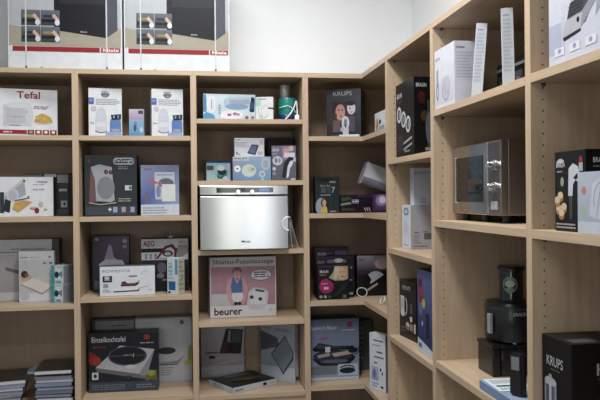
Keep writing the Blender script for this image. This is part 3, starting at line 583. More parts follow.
for i, (dx, yy) in enumerate(((.016, .070), (.034, .080), (.052, .090), (.070, .100))):
    bm = bmesh.new(); add_tube(bm, smooth_path([(.004+.002*i, .0, .036), (.008+dx*.12, .018, .02), (dx*.4+.004, yy*.4, -.03), (dx*.75, yy*.75, -.09), (dx, yy, -.1355)]), .0035); bm_obj('hanging_hose', bm, (GREYC, mat('pale_hose', (170, 170, 176), .4))[i % 2], o, True)
z = -1.3547
o, F = carton('foot_massager_box', 'white and pink foot massage box with a person in a blue top pictured', 'box', -.110, .115, z, .372, .17, .338, (222, 218, 220), rz=R(2), m=CARD)
f = F['front']; f.rect(.015, .2, .985, .845, (176, 128, 146), (190, 146, 160)); f.text('Shiatsu-Fussmassage', .04, .865, .96, .965, (40, 44, 72), .0)
f.rect(.02, .2, .32, .40, (200, 196, 204)); f.part('pictured_person'); f.poly([(.27, .64), (.31, .68), (.34, .62), (.31, .46), (.33, .30), (.36, .22), (.31, .21), (.27, .30), (.24, .46)], (214, 158, 164)); f.poly([(.52, .64), (.48, .68), (.46, .62), (.51, .46), (.49, .30), (.45, .22), (.50, .21), (.54, .30), (.57, .46)], (210, 152, 160))
f.poly([(.34, .66), (.47, .66), (.49, .52), (.48, .40), (.33, .40), (.31, .52)], (84, 120, 180)); f.poly([(.36, .80), (.455, .80), (.465, .72), (.43, .655), (.38, .655), (.35, .72)], (216, 164, 160)); f.ell(.408, .805, .058, .03, (150, 96, 110)); f.ell(.352, .77, .014, .03, (150, 96, 110)); f.ell(.462, .77, .014, .03, (150, 96, 110)); f.rect(.375, .762, .395, .770, (100, 64, 80)); f.rect(.42, .762, .44, .770, (100, 64, 80)); f.rect(.39, .705, .425, .714, (176, 84, 100)); f.poly([(.36, .665), (.39, .665), (.41, .60), (.43, .665), (.455, .665), (.42, .57), (.395, .57)], (216, 164, 160))
f.poly([(.33, .41), (.49, .41), (.50, .33), (.45, .24), (.36, .24), (.32, .33)], (222, 220, 226)); f.ell(.385, .235, .03, .028, (64, 54, 84)); f.ell(.44, .235, .03, .028, (64, 54, 84))
f.part('pictured_device'); f.poly([(.55, .22), (.58, .42), (.66, .49), (.82, .46), (.88, .4), (.86, .2), (.78, .11), (.6, .13)], (206, 204, 216)); f.poly([(.6, .2), (.62, .4), (.68, .46), (.82, .42), (.84, .22), (.76, .15)], (222, 220, 228)); f.ell(.625, .33, .03, .03, (50, 84, 84)); f.ell(.755, .295, .03, .03, (50, 84, 84)); f.poly([(.68, .47), (.82, .44), (.82, .4), (.68, .43)], (96, 100, 120))
f.part('speech_bubble'); f.ell(.77, .7, .165, .095, (110, 100, 140)); f.ell(.77, .7, .155, .086, (224, 222, 230)); f.small(.66, .65, .9, .76, 3, (110, 100, 140), 5); f.part('printed_picture')
f.rect(.015, .015, .985, .2, (220, 216, 220)); f.part('pictured_device'); f.poly([(.55, .22), (.6, .13), (.78, .11), (.86, .2)], (200, 198, 212)); f.text('beurer', .06, .045, .48, .17, (92, 24, 62), .05); f.ell(.91, .11, .03, .03, (200, 196, 206)); done(o, F)
z = -1.750
o, F = carton('photo_scale_box', 'white box leaning against the back with red and grey photo panel', 'box', -.160, .368, z+.0015, .255, .028, .335, (206, 204, 210), tilt=(R(-2.5), 0), left=(110, 108, 114))
f = F['front']; f.text('beurer', .06, .87, .23, .92, (40, 40, 46), .02); f.small(.3, .88, .62, .92, 1, (150, 148, 158), 3); f.rect(0, .2, 1, .84, (176, 170, 176), (202, 198, 206)); f.poly([(.42, .42), (.58, .85), (.98, .83), (.92, .40)], (64, 56, 62)); f.poly([(.44, .42), (.52, .6), (.62, .59), (.56, .41)], (130, 44, 50)); f.poly([(.6, .42), (.64, .58), (.74, .57), (.72, .41)], (56, 40, 44)); f.poly([(.7, .6), (.74, .82), (.95, .81), (.9, .6)], (92, 96, 104)); f.poly([(.6, .62), (.64, .82), (.7, .82), (.68, .6)], (150, 150, 154)); f.rect(.1, .42, .4, .45, (120, 118, 124)); f.rect(.18, .33, .32, .38, (60, 58, 64)); f.line([(.05, .18), (.98, .32)], .014, (206, 204, 210)); done(o, F)
o, F = carton('diamond_scale_box', 'white box turned to the side with a grey blue glass diamond pictured', 'box', .188, .300, z, .23, .044, .335, (190, 196, 210), rz=R(-38), right=(176, 180, 194), left=(60, 62, 74))
f = F['front']; f.rect(0, .25, 1, .98, (150, 158, 172), (176, 184, 198)); f.poly([(0, .5), (.55, .6), (.5, .75), (0, .85)], (96, 102, 116)); f.poly([(.3, .46), (.72, .80), (.96, .52), (.96, .40), (.66, .12)], (62, 76, 90)); f.poly([(.33, .46), (.72, .77), (.94, .51), (.92, .42), (.66, .15)], (120, 138, 154)); f.text('beurer', .1, .89, .3, .93, (90, 92, 100), .01); f.small(.4, .86, .9, .92, 2, (120, 126, 140), 3)
F['right'].rect(.2, .1, .8, .9, (190, 194, 206)); F['right'].ell(.5, .07, .3, .035, (50, 52, 58)); F['right'].small(.2, .4, .8, .9, 8, (150, 154, 168), 2); done(o, F)
o, F = carton('glass_scale_box', 'flat white box with dark photo lid lying at the front of the bay', 'box', .006, .004, z, .30, .245, .034, (206, 206, 214), rz=R(31), top=(40, 44, 46), left=(190, 190, 198))
t = F['top']; t.rect(.03, .03, .97, .97, (44, 52, 50), (70, 76, 80)); t.poly([(.08, .25), (.6, .1), (.9, .5), (.3, .6)], (30, 32, 30)); t.poly([(.1, .55), (.6, .3), (.95, .42), (.4, .66)], (100, 86, 60)); t.poly([(.3, .8), (.9, .75), (.8, .95), (.3, .95)], (120, 128, 136)); t.line([(.1, .3), (.5, .2)], .05, (70, 80, 60))
f = F['front']; f.text('beurer', .06, .3, .24, .68, (50, 40, 60), .03); f.rect(.68, .3, .76, .75, (30, 30, 34)); f.rect(.86, .4, .95, .55, (170, 170, 180)); F['left'].small(.2, .2, .7, .8, 2, (150, 150, 160), 2); done(o, F)

# ------------------------------------------------------------------ corner bay
z = -.3486
o, F = carton('coffee_maker_box', 'dark grey box with a portrait of two faces and a kitchen machine pictured', 'box', .562, .128, z, .198, .15, .276, (66, 66, 74), rz=R(-23), right=(28, 28, 32), m=GLOSS)
f = F['front']; f.rect(0, 0, 1, 1, (50, 50, 58), (80, 82, 92)); f.text('KRUPS', .2, .865, .74, .95, (190, 192, 200), .0); f.rect(.16, .12, .82, .74, (70, 52, 58)); f.part('pictured_faces'); f.ell(.36, .56, .2, .16, (84, 44, 38)); f.ell(.4, .52, .14, .17, (196, 140, 124)); f.rect(.18, .3, .3, .5, (96, 52, 46)); f.ell(.36, .57, .03, .015, (70, 40, 40)); f.ell(.46, .57, .03, .015, (70, 40, 40)); f.ell(.42, .44, .04, .014, (150, 60, 60)); f.ell(.72, .6, .12, .13, (206, 196, 206)); f.ell(.7, .7, .13, .05, (46, 40, 50)); f.ell(.68, .6, .025, .015, (60, 50, 60)); f.ell(.72, .52, .04, .012, (170, 110, 120)); f.rect(.55, .12, .82, .44, (96, 84, 100)); f.rect(.18, .12, .4, .36, (120, 92, 96))
f.part('printed_picture'); f.ell(.55, .3, .11, .14, (206, 208, 220)); f.rect(.47, .06, .64, .2, (196, 198, 210)); f.ell(.55, .3, .05, .09, (120, 124, 140)); f.poly([(.53, .25), (.58, .25), (.555, .18)], (40, 40, 50)); f.ell(.45, .17, .05, .05, (170, 176, 190)); f.rect(.36, .0, .95, .06, (226, 228, 234)); f.rect(.14, .02, .34, .045, (120, 122, 130)); F['right'].ell(.5, .6, .3, .12, (120, 122, 132)); F['right'].ell(.5, .6, .2, .09, (36, 36, 42)); F['right'].ell(.5, .42, .16, .06, (150, 152, 160)); F['right'].rect(.1, .88, .6, .93, (130, 132, 140)); done(o, F)
o, F = carton('snack_box', 'small white box with a golden snack pictured, on the right arm of the corner bay', 'box', XC0+.032, -.150, z, .21, .10, .106, (214, 218, 224), wing=1)
f = F['front']; f.ell(.22, .4, .13, .3, (176, 130, 60)); f.ell(.2, .55, .08, .16, (206, 166, 90)); f.ell(.5, .5, .09, .12, (30, 32, 40)); f.rect(.4, .1, .9, .3, (150, 160, 176)); f.rect(.08, .04, .4, .12, (190, 140, 90)); done(o, F)
z = -.7755
o, F = carton('hanging_pack', 'dark teal hair styler pack with a person in yellow pictured', 'box', .479, .06, z, .138, .07, .204, (48, 56, 62), m=GLOSS, side=(28, 32, 36))
f = F['front']; f.rect(0, 0, 1, 1, (44, 62, 72), (40, 46, 50)); f.rect(.06, .88, .7, .97, (26, 28, 32)); f.ell(.45, .9, .2, .04, (14, 16, 18)); f.text('BRAUN', .6, .83, .84, .885, (200, 202, 206), .02); f.text('Satin Hair', .2, .72, .64, .79, (140, 146, 152), .01); f.text('7', .68, .56, .82, .72, (170, 174, 178), .02); f.rect(.24, .56, .44, .7, (84, 92, 98)); f.rect(.5, .56, .64, .7, (74, 82, 88)); f.small(.22, .47, .8, .53, 1, (140, 150, 156), 2)
f.part('pictured_person'); f.ell(.25, .18, .24, .24, (150, 170, 186)); f.ell(.36, .28, .13, .13, (60, 36, 30)); f.ell(.37, .28, .08, .1, (206, 156, 130)); f.rect(.45, .1, .56, .3, (54, 32, 28)); f.poly([(.22, .0), (.5, .0), (.48, .16), (.4, .2), (.26, .16)], (206, 180, 60)); f.poly([(.33, .19), (.42, .19), (.4, .1), (.35, .1)], (206, 156, 130)); f.rect(.6, .03, .85, .06, (150, 156, 160)); done(o, F)
o, F = carton('hair_styler_box', 'long black and purple box lying flat with a bright light flare pictured', 'box', .624, .065, z, .33, .14, .102, (26, 22, 36), m=GLOSS)
f = F['front']; f.rect(0, 0, 1, 1, (22, 20, 30), (40, 32, 54)); f.rect(.55, 0, .85, 1, (30, 22, 40), (60, 40, 90), (150, 120, 180), (70, 40, 84)); f.poly([(.0, .8), (.16, .9), (.2, .75), (.04, .62)], (80, 84, 76)); f.poly([(.0, .5), (.16, .6), (.2, .48), (.0, .4)], (130, 140, 120)); f.rect(.2, .58, .32, .72, (196, 198, 206)); f.text('BRAUN', .21, .50, .32, .56, (150, 152, 170), .02); f.small(.2, .62, .32, .72, 1, (60, 56, 70), 3); f.small(.02, .12, .32, .26, 2, (96, 96, 110), 2); f.ell(.72, .66, .1, .3, (150, 126, 186)); f.ell(.74, .7, .06, .2, (216, 206, 232)); f.rect(.3, .88, .6, .95, (96, 44, 110))
for k in range(3): f.poly([(.41+.04*k, .26), (.425+.04*k, .3), (.45+.04*k, .06), (.44+.04*k, .06)], (206, 170, 170))
done(o, F)
o, F = carton('glossy_white_box', 'glossy white box tilted on top of the purple box, leaning into the corner', 'box', .750, .095, z+.1680, .19, .09, .132, (186, 186, 196), tilt=(0, R(20)), m=GLOSS)
f = F['front']; f.rect(0, .3, 1, 1, (206, 208, 214), (190, 190, 200)); f.rect(0, 0, 1, .32, (84, 76, 92), (140, 134, 148)); f.line([(0, .32), (1, .36)], .02, (96, 92, 104)); f.line([(.02, .98), (1, .98)], .03, (110, 112, 120)); f.small(.3, .6, .7, .8, 3, (176, 178, 188), 2); done(o, F)
z = -1.2613
def dryer_box(name, x, y, wd, dp, h, label, kind):
    o, F = carton(name, label, 'box', x, y, z, wd, dp, h, (34, 32, 38), m=GLOSS, left=(70, 30, 60), side=(30, 28, 34), rz=R(2) if kind == 0 else 0)
    f = F['front']; f.rect(0, 0, 1, 1, (26, 26, 32), (48, 44, 54)); f.line([(0, .97), (1, .97)], .02, (120, 50, 100))
    if kind == 0:
        f.text('BRAUN', .07, .78, .34, .86, (206, 206, 212), .03); f.small(.07, .7, .35, .75, 1, (140, 140, 150), 2)
        f.part('pictured_face'); f.poly([(.36, .64), (.5, .8), (.55, .97), (.98, .97), (.99, .6), (.85, .55), (.55, .55)], (176, 150, 116)); f.ell(.78, .76, .13, .19, (212, 166, 142)); f.poly([(.56, .97), (.7, .97), (.68, .76), (.6, .6), (.5, .62)], (206, 184, 150)); f.ell(.75, .8, .025, .014, (80, 50, 46)); f.ell(.85, .8, .025, .014, (80, 50, 46)); f.ell(.8, .66, .05, .018, (170, 70, 76))
        f.part('price_splash'); f.ell(.28, .38, .23, .2, (190, 40, 110)); f.poly([(.05, .45), (.12, .58), (.3, .62), (.36, .52)], (190, 40, 110)); f.small(.2, .27, .36, .42, 1, (230, 190, 210), 3); f.small(.12, .44, .4, .5, 1, (220, 150, 186), 2)
        f.part('printed_picture'); f.poly([(.5, .1), (.62, .1), (.98, .44), (.9, .5)], (52, 56, 62)); f.poly([(.62, .1), (.7, .08), (.98, .38), (.98, .44)], (36, 38, 44))
        for k in range(3): f.ell(.1+.14*k, .09, .05, .045, (150, 152, 156) if k < 2 else (60, 96, 84))
        f.rect(.8, .03, .93, .14, (96, 98, 104))
    elif kind == 1:
        f.rect(.0, .78, 1, .97, (50, 44, 60)); f.rect(.3, .84, .8, .92, (110, 108, 124)); f.ell(.6, .9, .12, .05, (190, 190, 200)); f.text('BRAUN', .05, .83, .22, .9, (140, 140, 150), .02); f.ell(.93, .72, .03, .03, (120, 120, 140)); f.rect(.86, .06, .97, .12, (170, 170, 176)); f.rect(.88, .4, .96, .44, (120, 122, 130))
    else:
        f.rect(0, .8, 1, .97, (44, 42, 50), (60, 56, 68)); f.text('BRAUN', .08, .83, .33, .9, (170, 170, 178), .03); f.rect(.6, .84, .97, .93, (110, 86, 116)); f.small(.36, .85, .58, .9, 1, (100, 100, 110), 2)
    done(o, F)
dryer_box('hair_dryer_box', .487, .052, .178, .05, .192, 'black box with a blond person and a pink splash pictured, front of three dark boxes', 0)
dryer_box('hair_dryer_box', .490, .125, .222, .07, .236, 'black hair dryer box in the middle of three dark boxes', 1)
dryer_box('hair_dryer_box', .500, .205, .197, .08, .282, 'tallest dark hair dryer box with purple top band, at the back of three', 2)
o, F = carton('airstyler_box', 'black and purple box with a large silver dryer pictured, in the corner', 'box', .738, .155, z, .20, .10, .234, (30, 28, 36), m=GLOSS, rz=R(-4))
f = F['front']; f.rect(0, .6, 1, 1, (60, 40, 70), (150, 146, 156)); f.text('BRAUN', .05, .88, .22, .93, (30, 28, 36), .02); f.rect(.0, .53, .6, .62, (84, 40, 90)); f.ell(.55, .44, .26, .17, (170, 172, 184)); f.poly([(.03, .3), (.3, .56), (.42, .4), (.3, .2)], (16, 16, 20)); f.poly([(.4, .3), (.85, .55), (.95, .2), (.8, .1), (.6, .25)], (26, 24, 30)); f.ell(.72, .8, .2, .14, (190, 166, 176)); f.ell(.78, .74, .1, .08, (206, 170, 166)); f.line([(.3, .14), (.6, .3)], .05, (180, 160, 140)); done(o, F)
bm = bmesh.new(); c0 = Vector((.757, .118, z+.028+ZO))
pts = [c0 + Vector(((.030)*math.cos(a), .012*math.sin(a), .024*math.sin(a))) for a in [R(i*15) for i in range(25)]]
add_tube(bm, pts, .0022)
o = bm_obj('cable_loop', bm, mat('cream_cable', (206, 202, 190), .4), None, True); tag(o, 'cream cable loop leaning on the corner hair dryer box', 'cable')
bm = bmesh.new(); c0 = Vector((.80, -.165, z+.0225+ZO))
add_tube(bm, [c0 + Vector((.010*math.sin(a), .030*math.cos(a), .018*math.sin(a))) for a in [R(i*15) for i in range(25)]], .003)
o = bm_obj('cable_loop', bm, MATS['cream_cable'], None, True); tag(o, 'pale cable loop lying at the shelf edge beside the right upright', 'cable')
z = -1.7293
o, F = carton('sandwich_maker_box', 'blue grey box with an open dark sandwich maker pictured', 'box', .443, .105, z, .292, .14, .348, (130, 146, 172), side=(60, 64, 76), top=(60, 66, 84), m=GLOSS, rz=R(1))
f = F['front']; f.rect(.0, .05, 1, 1, (140, 156, 184), (104, 116, 146)); f.rect(0, 0, 1, .05, (190, 200, 214)); f.text('Sandwich Maker', .03, .83, .56, .9, (190, 200, 216), .01); f.rect(.03, .82, .06, .83, (190, 60, 110)); f.small(.22, .66, .4, .72, 1, (150, 80, 130), 3); f.part('brand_badge'); f.rect(.76, .86, .86, .95, (176, 50, 110)); f.small(.66, .8, .95, .83, 1, (190, 190, 206), 3); f.part('printed_picture')
f.ell(.5, .36, .42, .12, (30, 36, 54)); f.ell(.48, .4, .40, .1, (60, 66, 84)); f.poly([(.16, .42), (.4, .45), (.42, .4), (.18, .37)], (176, 160, 150)); f.poly([(.44, .44), (.76, .47), (.86, .42), (.5, .38)], (186, 166, 150)); f.poly([(.06, .52), (.2, .62), (.5, .56), (.9, .55), (.9, .48), (.6, .5), (.3, .47), (.1, .48)], (28, 34, 52)); f.poly([(.12, .56), (.22, .6), (.5, .55), (.84, .53), (.5, .52), (.2, .52)], (70, 80, 104)); f.ell(.88, .48, .1, .045, (34, 40, 58)); f.arc(.93, .48, .07, .06, 250, 420, .014, (20, 24, 36)); f.rect(.32, .46, .42, .55, (206, 210, 220)); f.ell(.5, .28, .34, .05, (36, 42, 62)); f.ell(.5, .31, .28, .03, (96, 106, 130))
f.rect(.03, .1, .55, .24, (116, 126, 138)); f.rect(.57, .07, .97, .26, (176, 192, 214)); f.ell(.76, .15, .16, .05, (30, 50, 84)); f.arc(.76, .17, .15, .06, 20, 160, .02, (30, 50, 84)); done(o, F)
o, F = carton('grey_green_box', 'grey green box half hidden behind the blue grey sandwich maker box', 'box', .742, .30, z, .12, .09, .30, (96, 98, 90)); F['front'].small(.02, .1, .6, .9, 8, (130, 132, 122), 3); done(o, F)
o, F = carton('leaflet_box', 'tall white box with dark blue print, on the right arm of the corner bay', 'box', .744, -.092, z, .125, .045, .305, (216, 220, 230), rz=R(-62), right=(130, 128, 146))
f = F['front']; f.small(.25, .86, .9, .91, 1, (60, 66, 96), 3); f.small(.2, .78, .9, .82, 1, (130, 134, 156), 2); f.small(.45, .66, .85, .71, 1, (50, 54, 84), 3); f.small(.3, .57, .95, .62, 1, (60, 64, 96), 3); f.small(.3, .46, .5, .52, 1, (40, 44, 70), 3); f.rect(.12, .18, .55, .42, (150, 156, 200), (176, 180, 214)); f.ell(.3, .3, .1, .08, (110, 116, 170)); f.ell(.7, .38, .05, .03, (40, 40, 60)); f.ell(.8, .32, .04, .03, (60, 60, 80)); f.ell(.78, .08, .09, .02, (26, 28, 40)); f.small(.15, .05, .6, .15, 2, (160, 164, 190), 4); done(o, F)
F = None

# ------------------------------------------------------------------ right wing, far bay
z = -.5049
o, F = carton('blender_box', 'tall black box with three white round discs and an appliance pictured', 'box', XC0+.026, -.560, z, .272, .17, .345, (30, 30, 34), wing=1, m=GLOSS, right=(20, 20, 24))
f = F['front']; f.text('BRAUN', .08, .80, .36, .87, (200, 202, 206), .03); f.small(.08, .74, .5, .77, 1, (120, 90, 60), 2)
for k in range(3):
    cx, cy = .2+.25*k, .58-.08*k
    f.ell(cx, cy, .13, .11, (200, 202, 208)); f.ell(cx, cy, .08, .07, (40, 40, 46)); f.ell(cx+.02, cy, .04, .05, (150, 152, 158))
f.rect(.1, .08, .45, .3, (60, 60, 66)); f.line([(.45, .18), (.9, .24)], .03, (170, 172, 176)); f.line([(.45, .1), (.9, .16)], .03, (160, 162, 166)); f.small(.5, .05, .9, .1, 1, (150, 150, 156), 2)
f = F['right']; f.text('BRAUN', .06, .87, .34, .92, (190, 192, 198), .03); f.ell(.2, .76, .1, .05, (120, 30, 32)); f.rect(.12, .66, .3, .78, (90, 26, 30)); f.ell(.28, .5, .1, .07, (84, 60, 40)); f.rect(.36, .1, .46, .7, (70, 72, 78)); f.ell(.41, .35, .1, .2, (96, 102, 108)); f.rect(.3, .06, .7, .1, (130, 132, 138)); done(o, F)
z = -.9327
o, F = carton('white_kettle_box', 'white box with grey side and a blue round emblem, lower one of two', 'box', .803, -.517, z, .132, .13, .206, (214, 220, 232), wing=1, right=(176, 174, 178))
f = F['front']; f.ell(.5, .85, .3, .09, (70, 110, 150)); f.ell(.5, .85, .2, .06, (190, 206, 220)); f.ell(.45, .5, .25, .15, (196, 204, 222)); f.small(.2, .06, .8, .1, 1, (120, 130, 160), 3)
f = F['right']; f.small(.15, .36, .4, .4, 1, (96, 96, 104), 2); f.rect(.5, .22, .78, .36, (110, 112, 110)); f.small(.1, .04, .85, .1, 1, (120, 122, 136), 2); f.rect(.45, .38, .65, .4, (100, 100, 110)); f.small(.1, .12, .4, .32, 4, (140, 140, 148), 5); done(o, F)
o, F = carton('white_iron_box', 'plain white box standing on the box with the blue emblem', 'box', .820, -.594, z+.2067, .052, .12, .174, (212, 216, 230), wing=1, right=(206, 210, 226))
F['right'].text('ROWENTA', .06, .82, .75, .9, (110, 116, 150), .01); F['right'].small(.3, .05, .6, .2, 2, (150, 156, 190), 2); F['front'].small(.2, .4, .8, .8, 5, (170, 176, 200), 2); done(o, F)
z = -1.3563
o, F = carton('espresso_box', 'black box with a white kettle and small cups pictured, low in the far right bay', 'box', .786, -.519, z, .195, .11, .272, (28, 28, 32), wing=1, rz=R(6), m=GLOSS, top=(34, 34, 38))
f = F['front']; f.text('KRUPS', .2, .84, .66, .91, (180, 182, 188), .01); f.part('pictured_kettle'); f.rect(.07, .42, .3, .72, (206, 208, 214)); f.ell(.2, .42, .13, .06, (206, 208, 214)); f.arc(.36, .55, .1, .14, -90, 90, .03, (190, 192, 200)); f.rect(.1, .5, .26, .68, (176, 178, 188)); f.part('printed_picture'); f.rect(.66, .46, .78, .62, (90, 92, 98)); f.ell(.7, .36, .08, .05, (210, 200, 190)); f.rect(.62, .16, .8, .28, (150, 130, 116)); f.ell(.5, .22, .12, .07, (150, 110, 90)); f.ell(.5, .25, .1, .04, (206, 190, 176)); f.rect(.86, .14, .96, .3, (196, 190, 186)); f.small(.1, .1, .4, .2, 2, (110, 110, 116), 3)
t = F['top']; t.rect(.2, .2, .8, .7, (60, 60, 64)); done(o, F)
o, F = carton('blue_blender_box', 'blue and white box with red fruit drinks pictured, nearest the upright post', 'box', .766, -.852, z, .215, .13, .358, (60, 76, 150), wing=1, m=GLOSS, top=(40, 40, 70))
f = F['front']; f.rect(0, .12, 1, 1, (50, 62, 130), (92, 106, 170)); f.poly([(0, 0), (1, 0), (1, .08), (0, .17)], (206, 212, 224)); f.ell(.18, .82, .13, .07, (130, 40, 60)); f.ell(.22, .72, .16, .08, (170, 60, 84)); f.ell(.22, .64, .1, .05, (150, 50, 60)); f.ell(.38, .6, .1, .06, (190, 170, 70)); f.rect(.12, .45, .28, .6, (110, 116, 176)); f.rect(.5, .2, .7, .5, (40, 44, 80)); f.rect(.06, .06, .26, .11, (80, 120, 180)); f.ell(.3, .36, .04, .03, (190, 190, 210)); done(o, F)

# ------------------------------------------------------------------ right wing, middle bay
z = -.3481
o, F = carton('glassware_box', 'wide white box with pale glass bottles pictured, left end of its shelf', 'box', XC0+.006, -1.153, z, .205, .085, .226, (218, 218, 228), wing=1, right=(206, 208, 220))
f = F['front']; f.rect(.03, .06, .97, .94, (204, 204, 216), (222, 222, 230)); f.ell(.16, .3, .07, .17, (130, 130, 146)); f.rect(.11, .44, .2, .66, (150, 150, 166)); f.ell(.17, .28, .04, .1, (190, 192, 204)); f.ell(.6, .3, .2, .2, (196, 190, 206)); f.arc(.6, .3, .2, .2, 120, 330, .02, (150, 140, 166)); f.arc(.66, .34, .12, .14, 150, 400, .012, (160, 150, 176)); f.rect(.06, .82, .3, .86, (170, 172, 184)); f.small(.06, .8, .16, .84, 1, (180, 180, 196), 3)
f = F['right']; f.small(.1, .88, .5, .92, 1, (130, 70, 96), 3); f.small(.1, .4, .9, .84, 9, (180, 182, 196), 3); done(o, F)
def slim(x, y, h, rz, lean, label, seed):
    o, F = carton('slim_box', label, 'box', x, y, z + (.0032 if lean > 0 else 0), .037, .10, h, (214, 220, 230), rz=R(rz), tilt=(0, R(lean)), side=(206, 212, 224), group='slim white boxes standing upright')
    f = F['front']; f.small(.18, .90, .72, .925, 1, (96, 110, 150), 3); f.small(.14, .2, .86, .88, 14, (190, 198, 212), seed); done(o, F)
slim(.752, -1.490, .252, -24, 4.5, 'slim white upright box with grey print, leaning right, shorter of the two', 3)
slim(.772, -1.693, .252, -25, -1, 'slim white upright box with grey print, taller of the two, nearer the post', 4)
def dark_stack(y, wd, h, label, x):
    o, F = carton('dark_toaster_box', label, 'box', x, y, z, wd, .14, h, (30, 30, 34), wing=1, m=CARD, top=(34, 34, 38), group='black boxes behind the slim white ones')
    f = F['front']; f.rect(0, .80, 1, .88, (150, 152, 158)); f.rect(.0, .92, 1, .96, (60, 60, 66))
    for k in range(3): f.rect(.06+.31*k, .12, .30+.31*k, .66, (64, 66, 72), (90, 92, 98)); f.rect(.1+.31*k, .2, .2+.31*k, .5, (120, 122, 126))
    done(o, F)
dark_stack(-1.392, .212, .128, 'black box with pale stripe, behind and between the two slim white boxes', .892)
dark_stack(-1.607, .235, .136, 'black box with pale stripe, right of the taller slim white box', .892)
def microwave():
    z = -.7792
    o = empty('microwave', (.823, -1.157, z), R(-90)); tag(o, 'stainless microwave oven with dark door window and two chrome knobs', 'microwave')
    WD, DP, H = .435, .27, .282; f0 = .026
    bm = bmesh.new(); add_box(bm, 0, WD, .012, DP, f0, H, bev=.004); bm_obj('housing', bm, STEEL2, o)
    bm = bmesh.new(); add_box(bm, .002, .325, -.012, .0125, f0, H-.002, bev=.004); d = bm_obj('door', bm, STEEL, o)
    bm = bmesh.new(); add_box(bm, .045, .29, -.0145, -.011, f0+.045, H-.045, bev=.001); bm_obj('door_window', bm, GLASSB, d)
    bm = bmesh.new(); add_box(bm, .038, .045, -.017, -.011, f0+.04, H-.04, bev=.0015); bm_obj('window_edge_highlight', bm, CHROME, d)  # chrome strip put in as the slim highlight along the window's edge
    bm = bmesh.new(); add_box(bm, .327, WD, -.012, .0125, f0, H-.002, bev=.003); p = bm_obj('control_panel', bm, STEEL2, o)
    bm = bmesh.new(); add_box(bm, .327, .335, -.0135, -.011, f0+.003, H-.004); add_box(bm, WD-.007, WD-.001, -.0135, -.011, f0+.003, H-.004); bm_obj('highlight_strip', bm, CHROME, p)  # chrome strips added to stand for bright vertical highlights beside the panel
    bm = bmesh.new(); add_box(bm, .338, WD-.01, -.0130, -.0112, f0+.03, H-.01); bm_obj('dial_plate', bm, mat('dial_plate_grey', (84, 82, 84), .3, .6), p)
    for zz in (.196, .122):
        bm = bmesh.new(); add_lathe(bm, [(.019, 0), (.019, .005), (.014, .007), (.013, .026), (.011, .028)], (.385, -.012, zz), 28, axis='y'); k = bm_obj('knob', bm, CHROME, p, True)
    bm = bmesh.new(); add_box(bm, .362, .412, -.0165, -.012, f0+.02, f0+.048, bev=.001); bm_obj('door_button', bm, mat('silver_button', (170, 170, 172), .35, .4), p)
    for x in (.04, .22, WD-.05):
        for y in (.03, DP-.04):
            bm = bmesh.new(); add_lathe(bm, [(.013, 0), (.015, f0+.002)], (x, y, 0), 14); bm_obj('foot', bm, BLACKM, o)
    bm = bmesh.new()
    for k in range(5): add_box(bm, WD-.0005, WD+.001, .15+k*.012, .157+k*.012, H-.035, H-.012)
    bm_obj('vent', bm, BLACKM, o)
microwave()
z = -1.3307
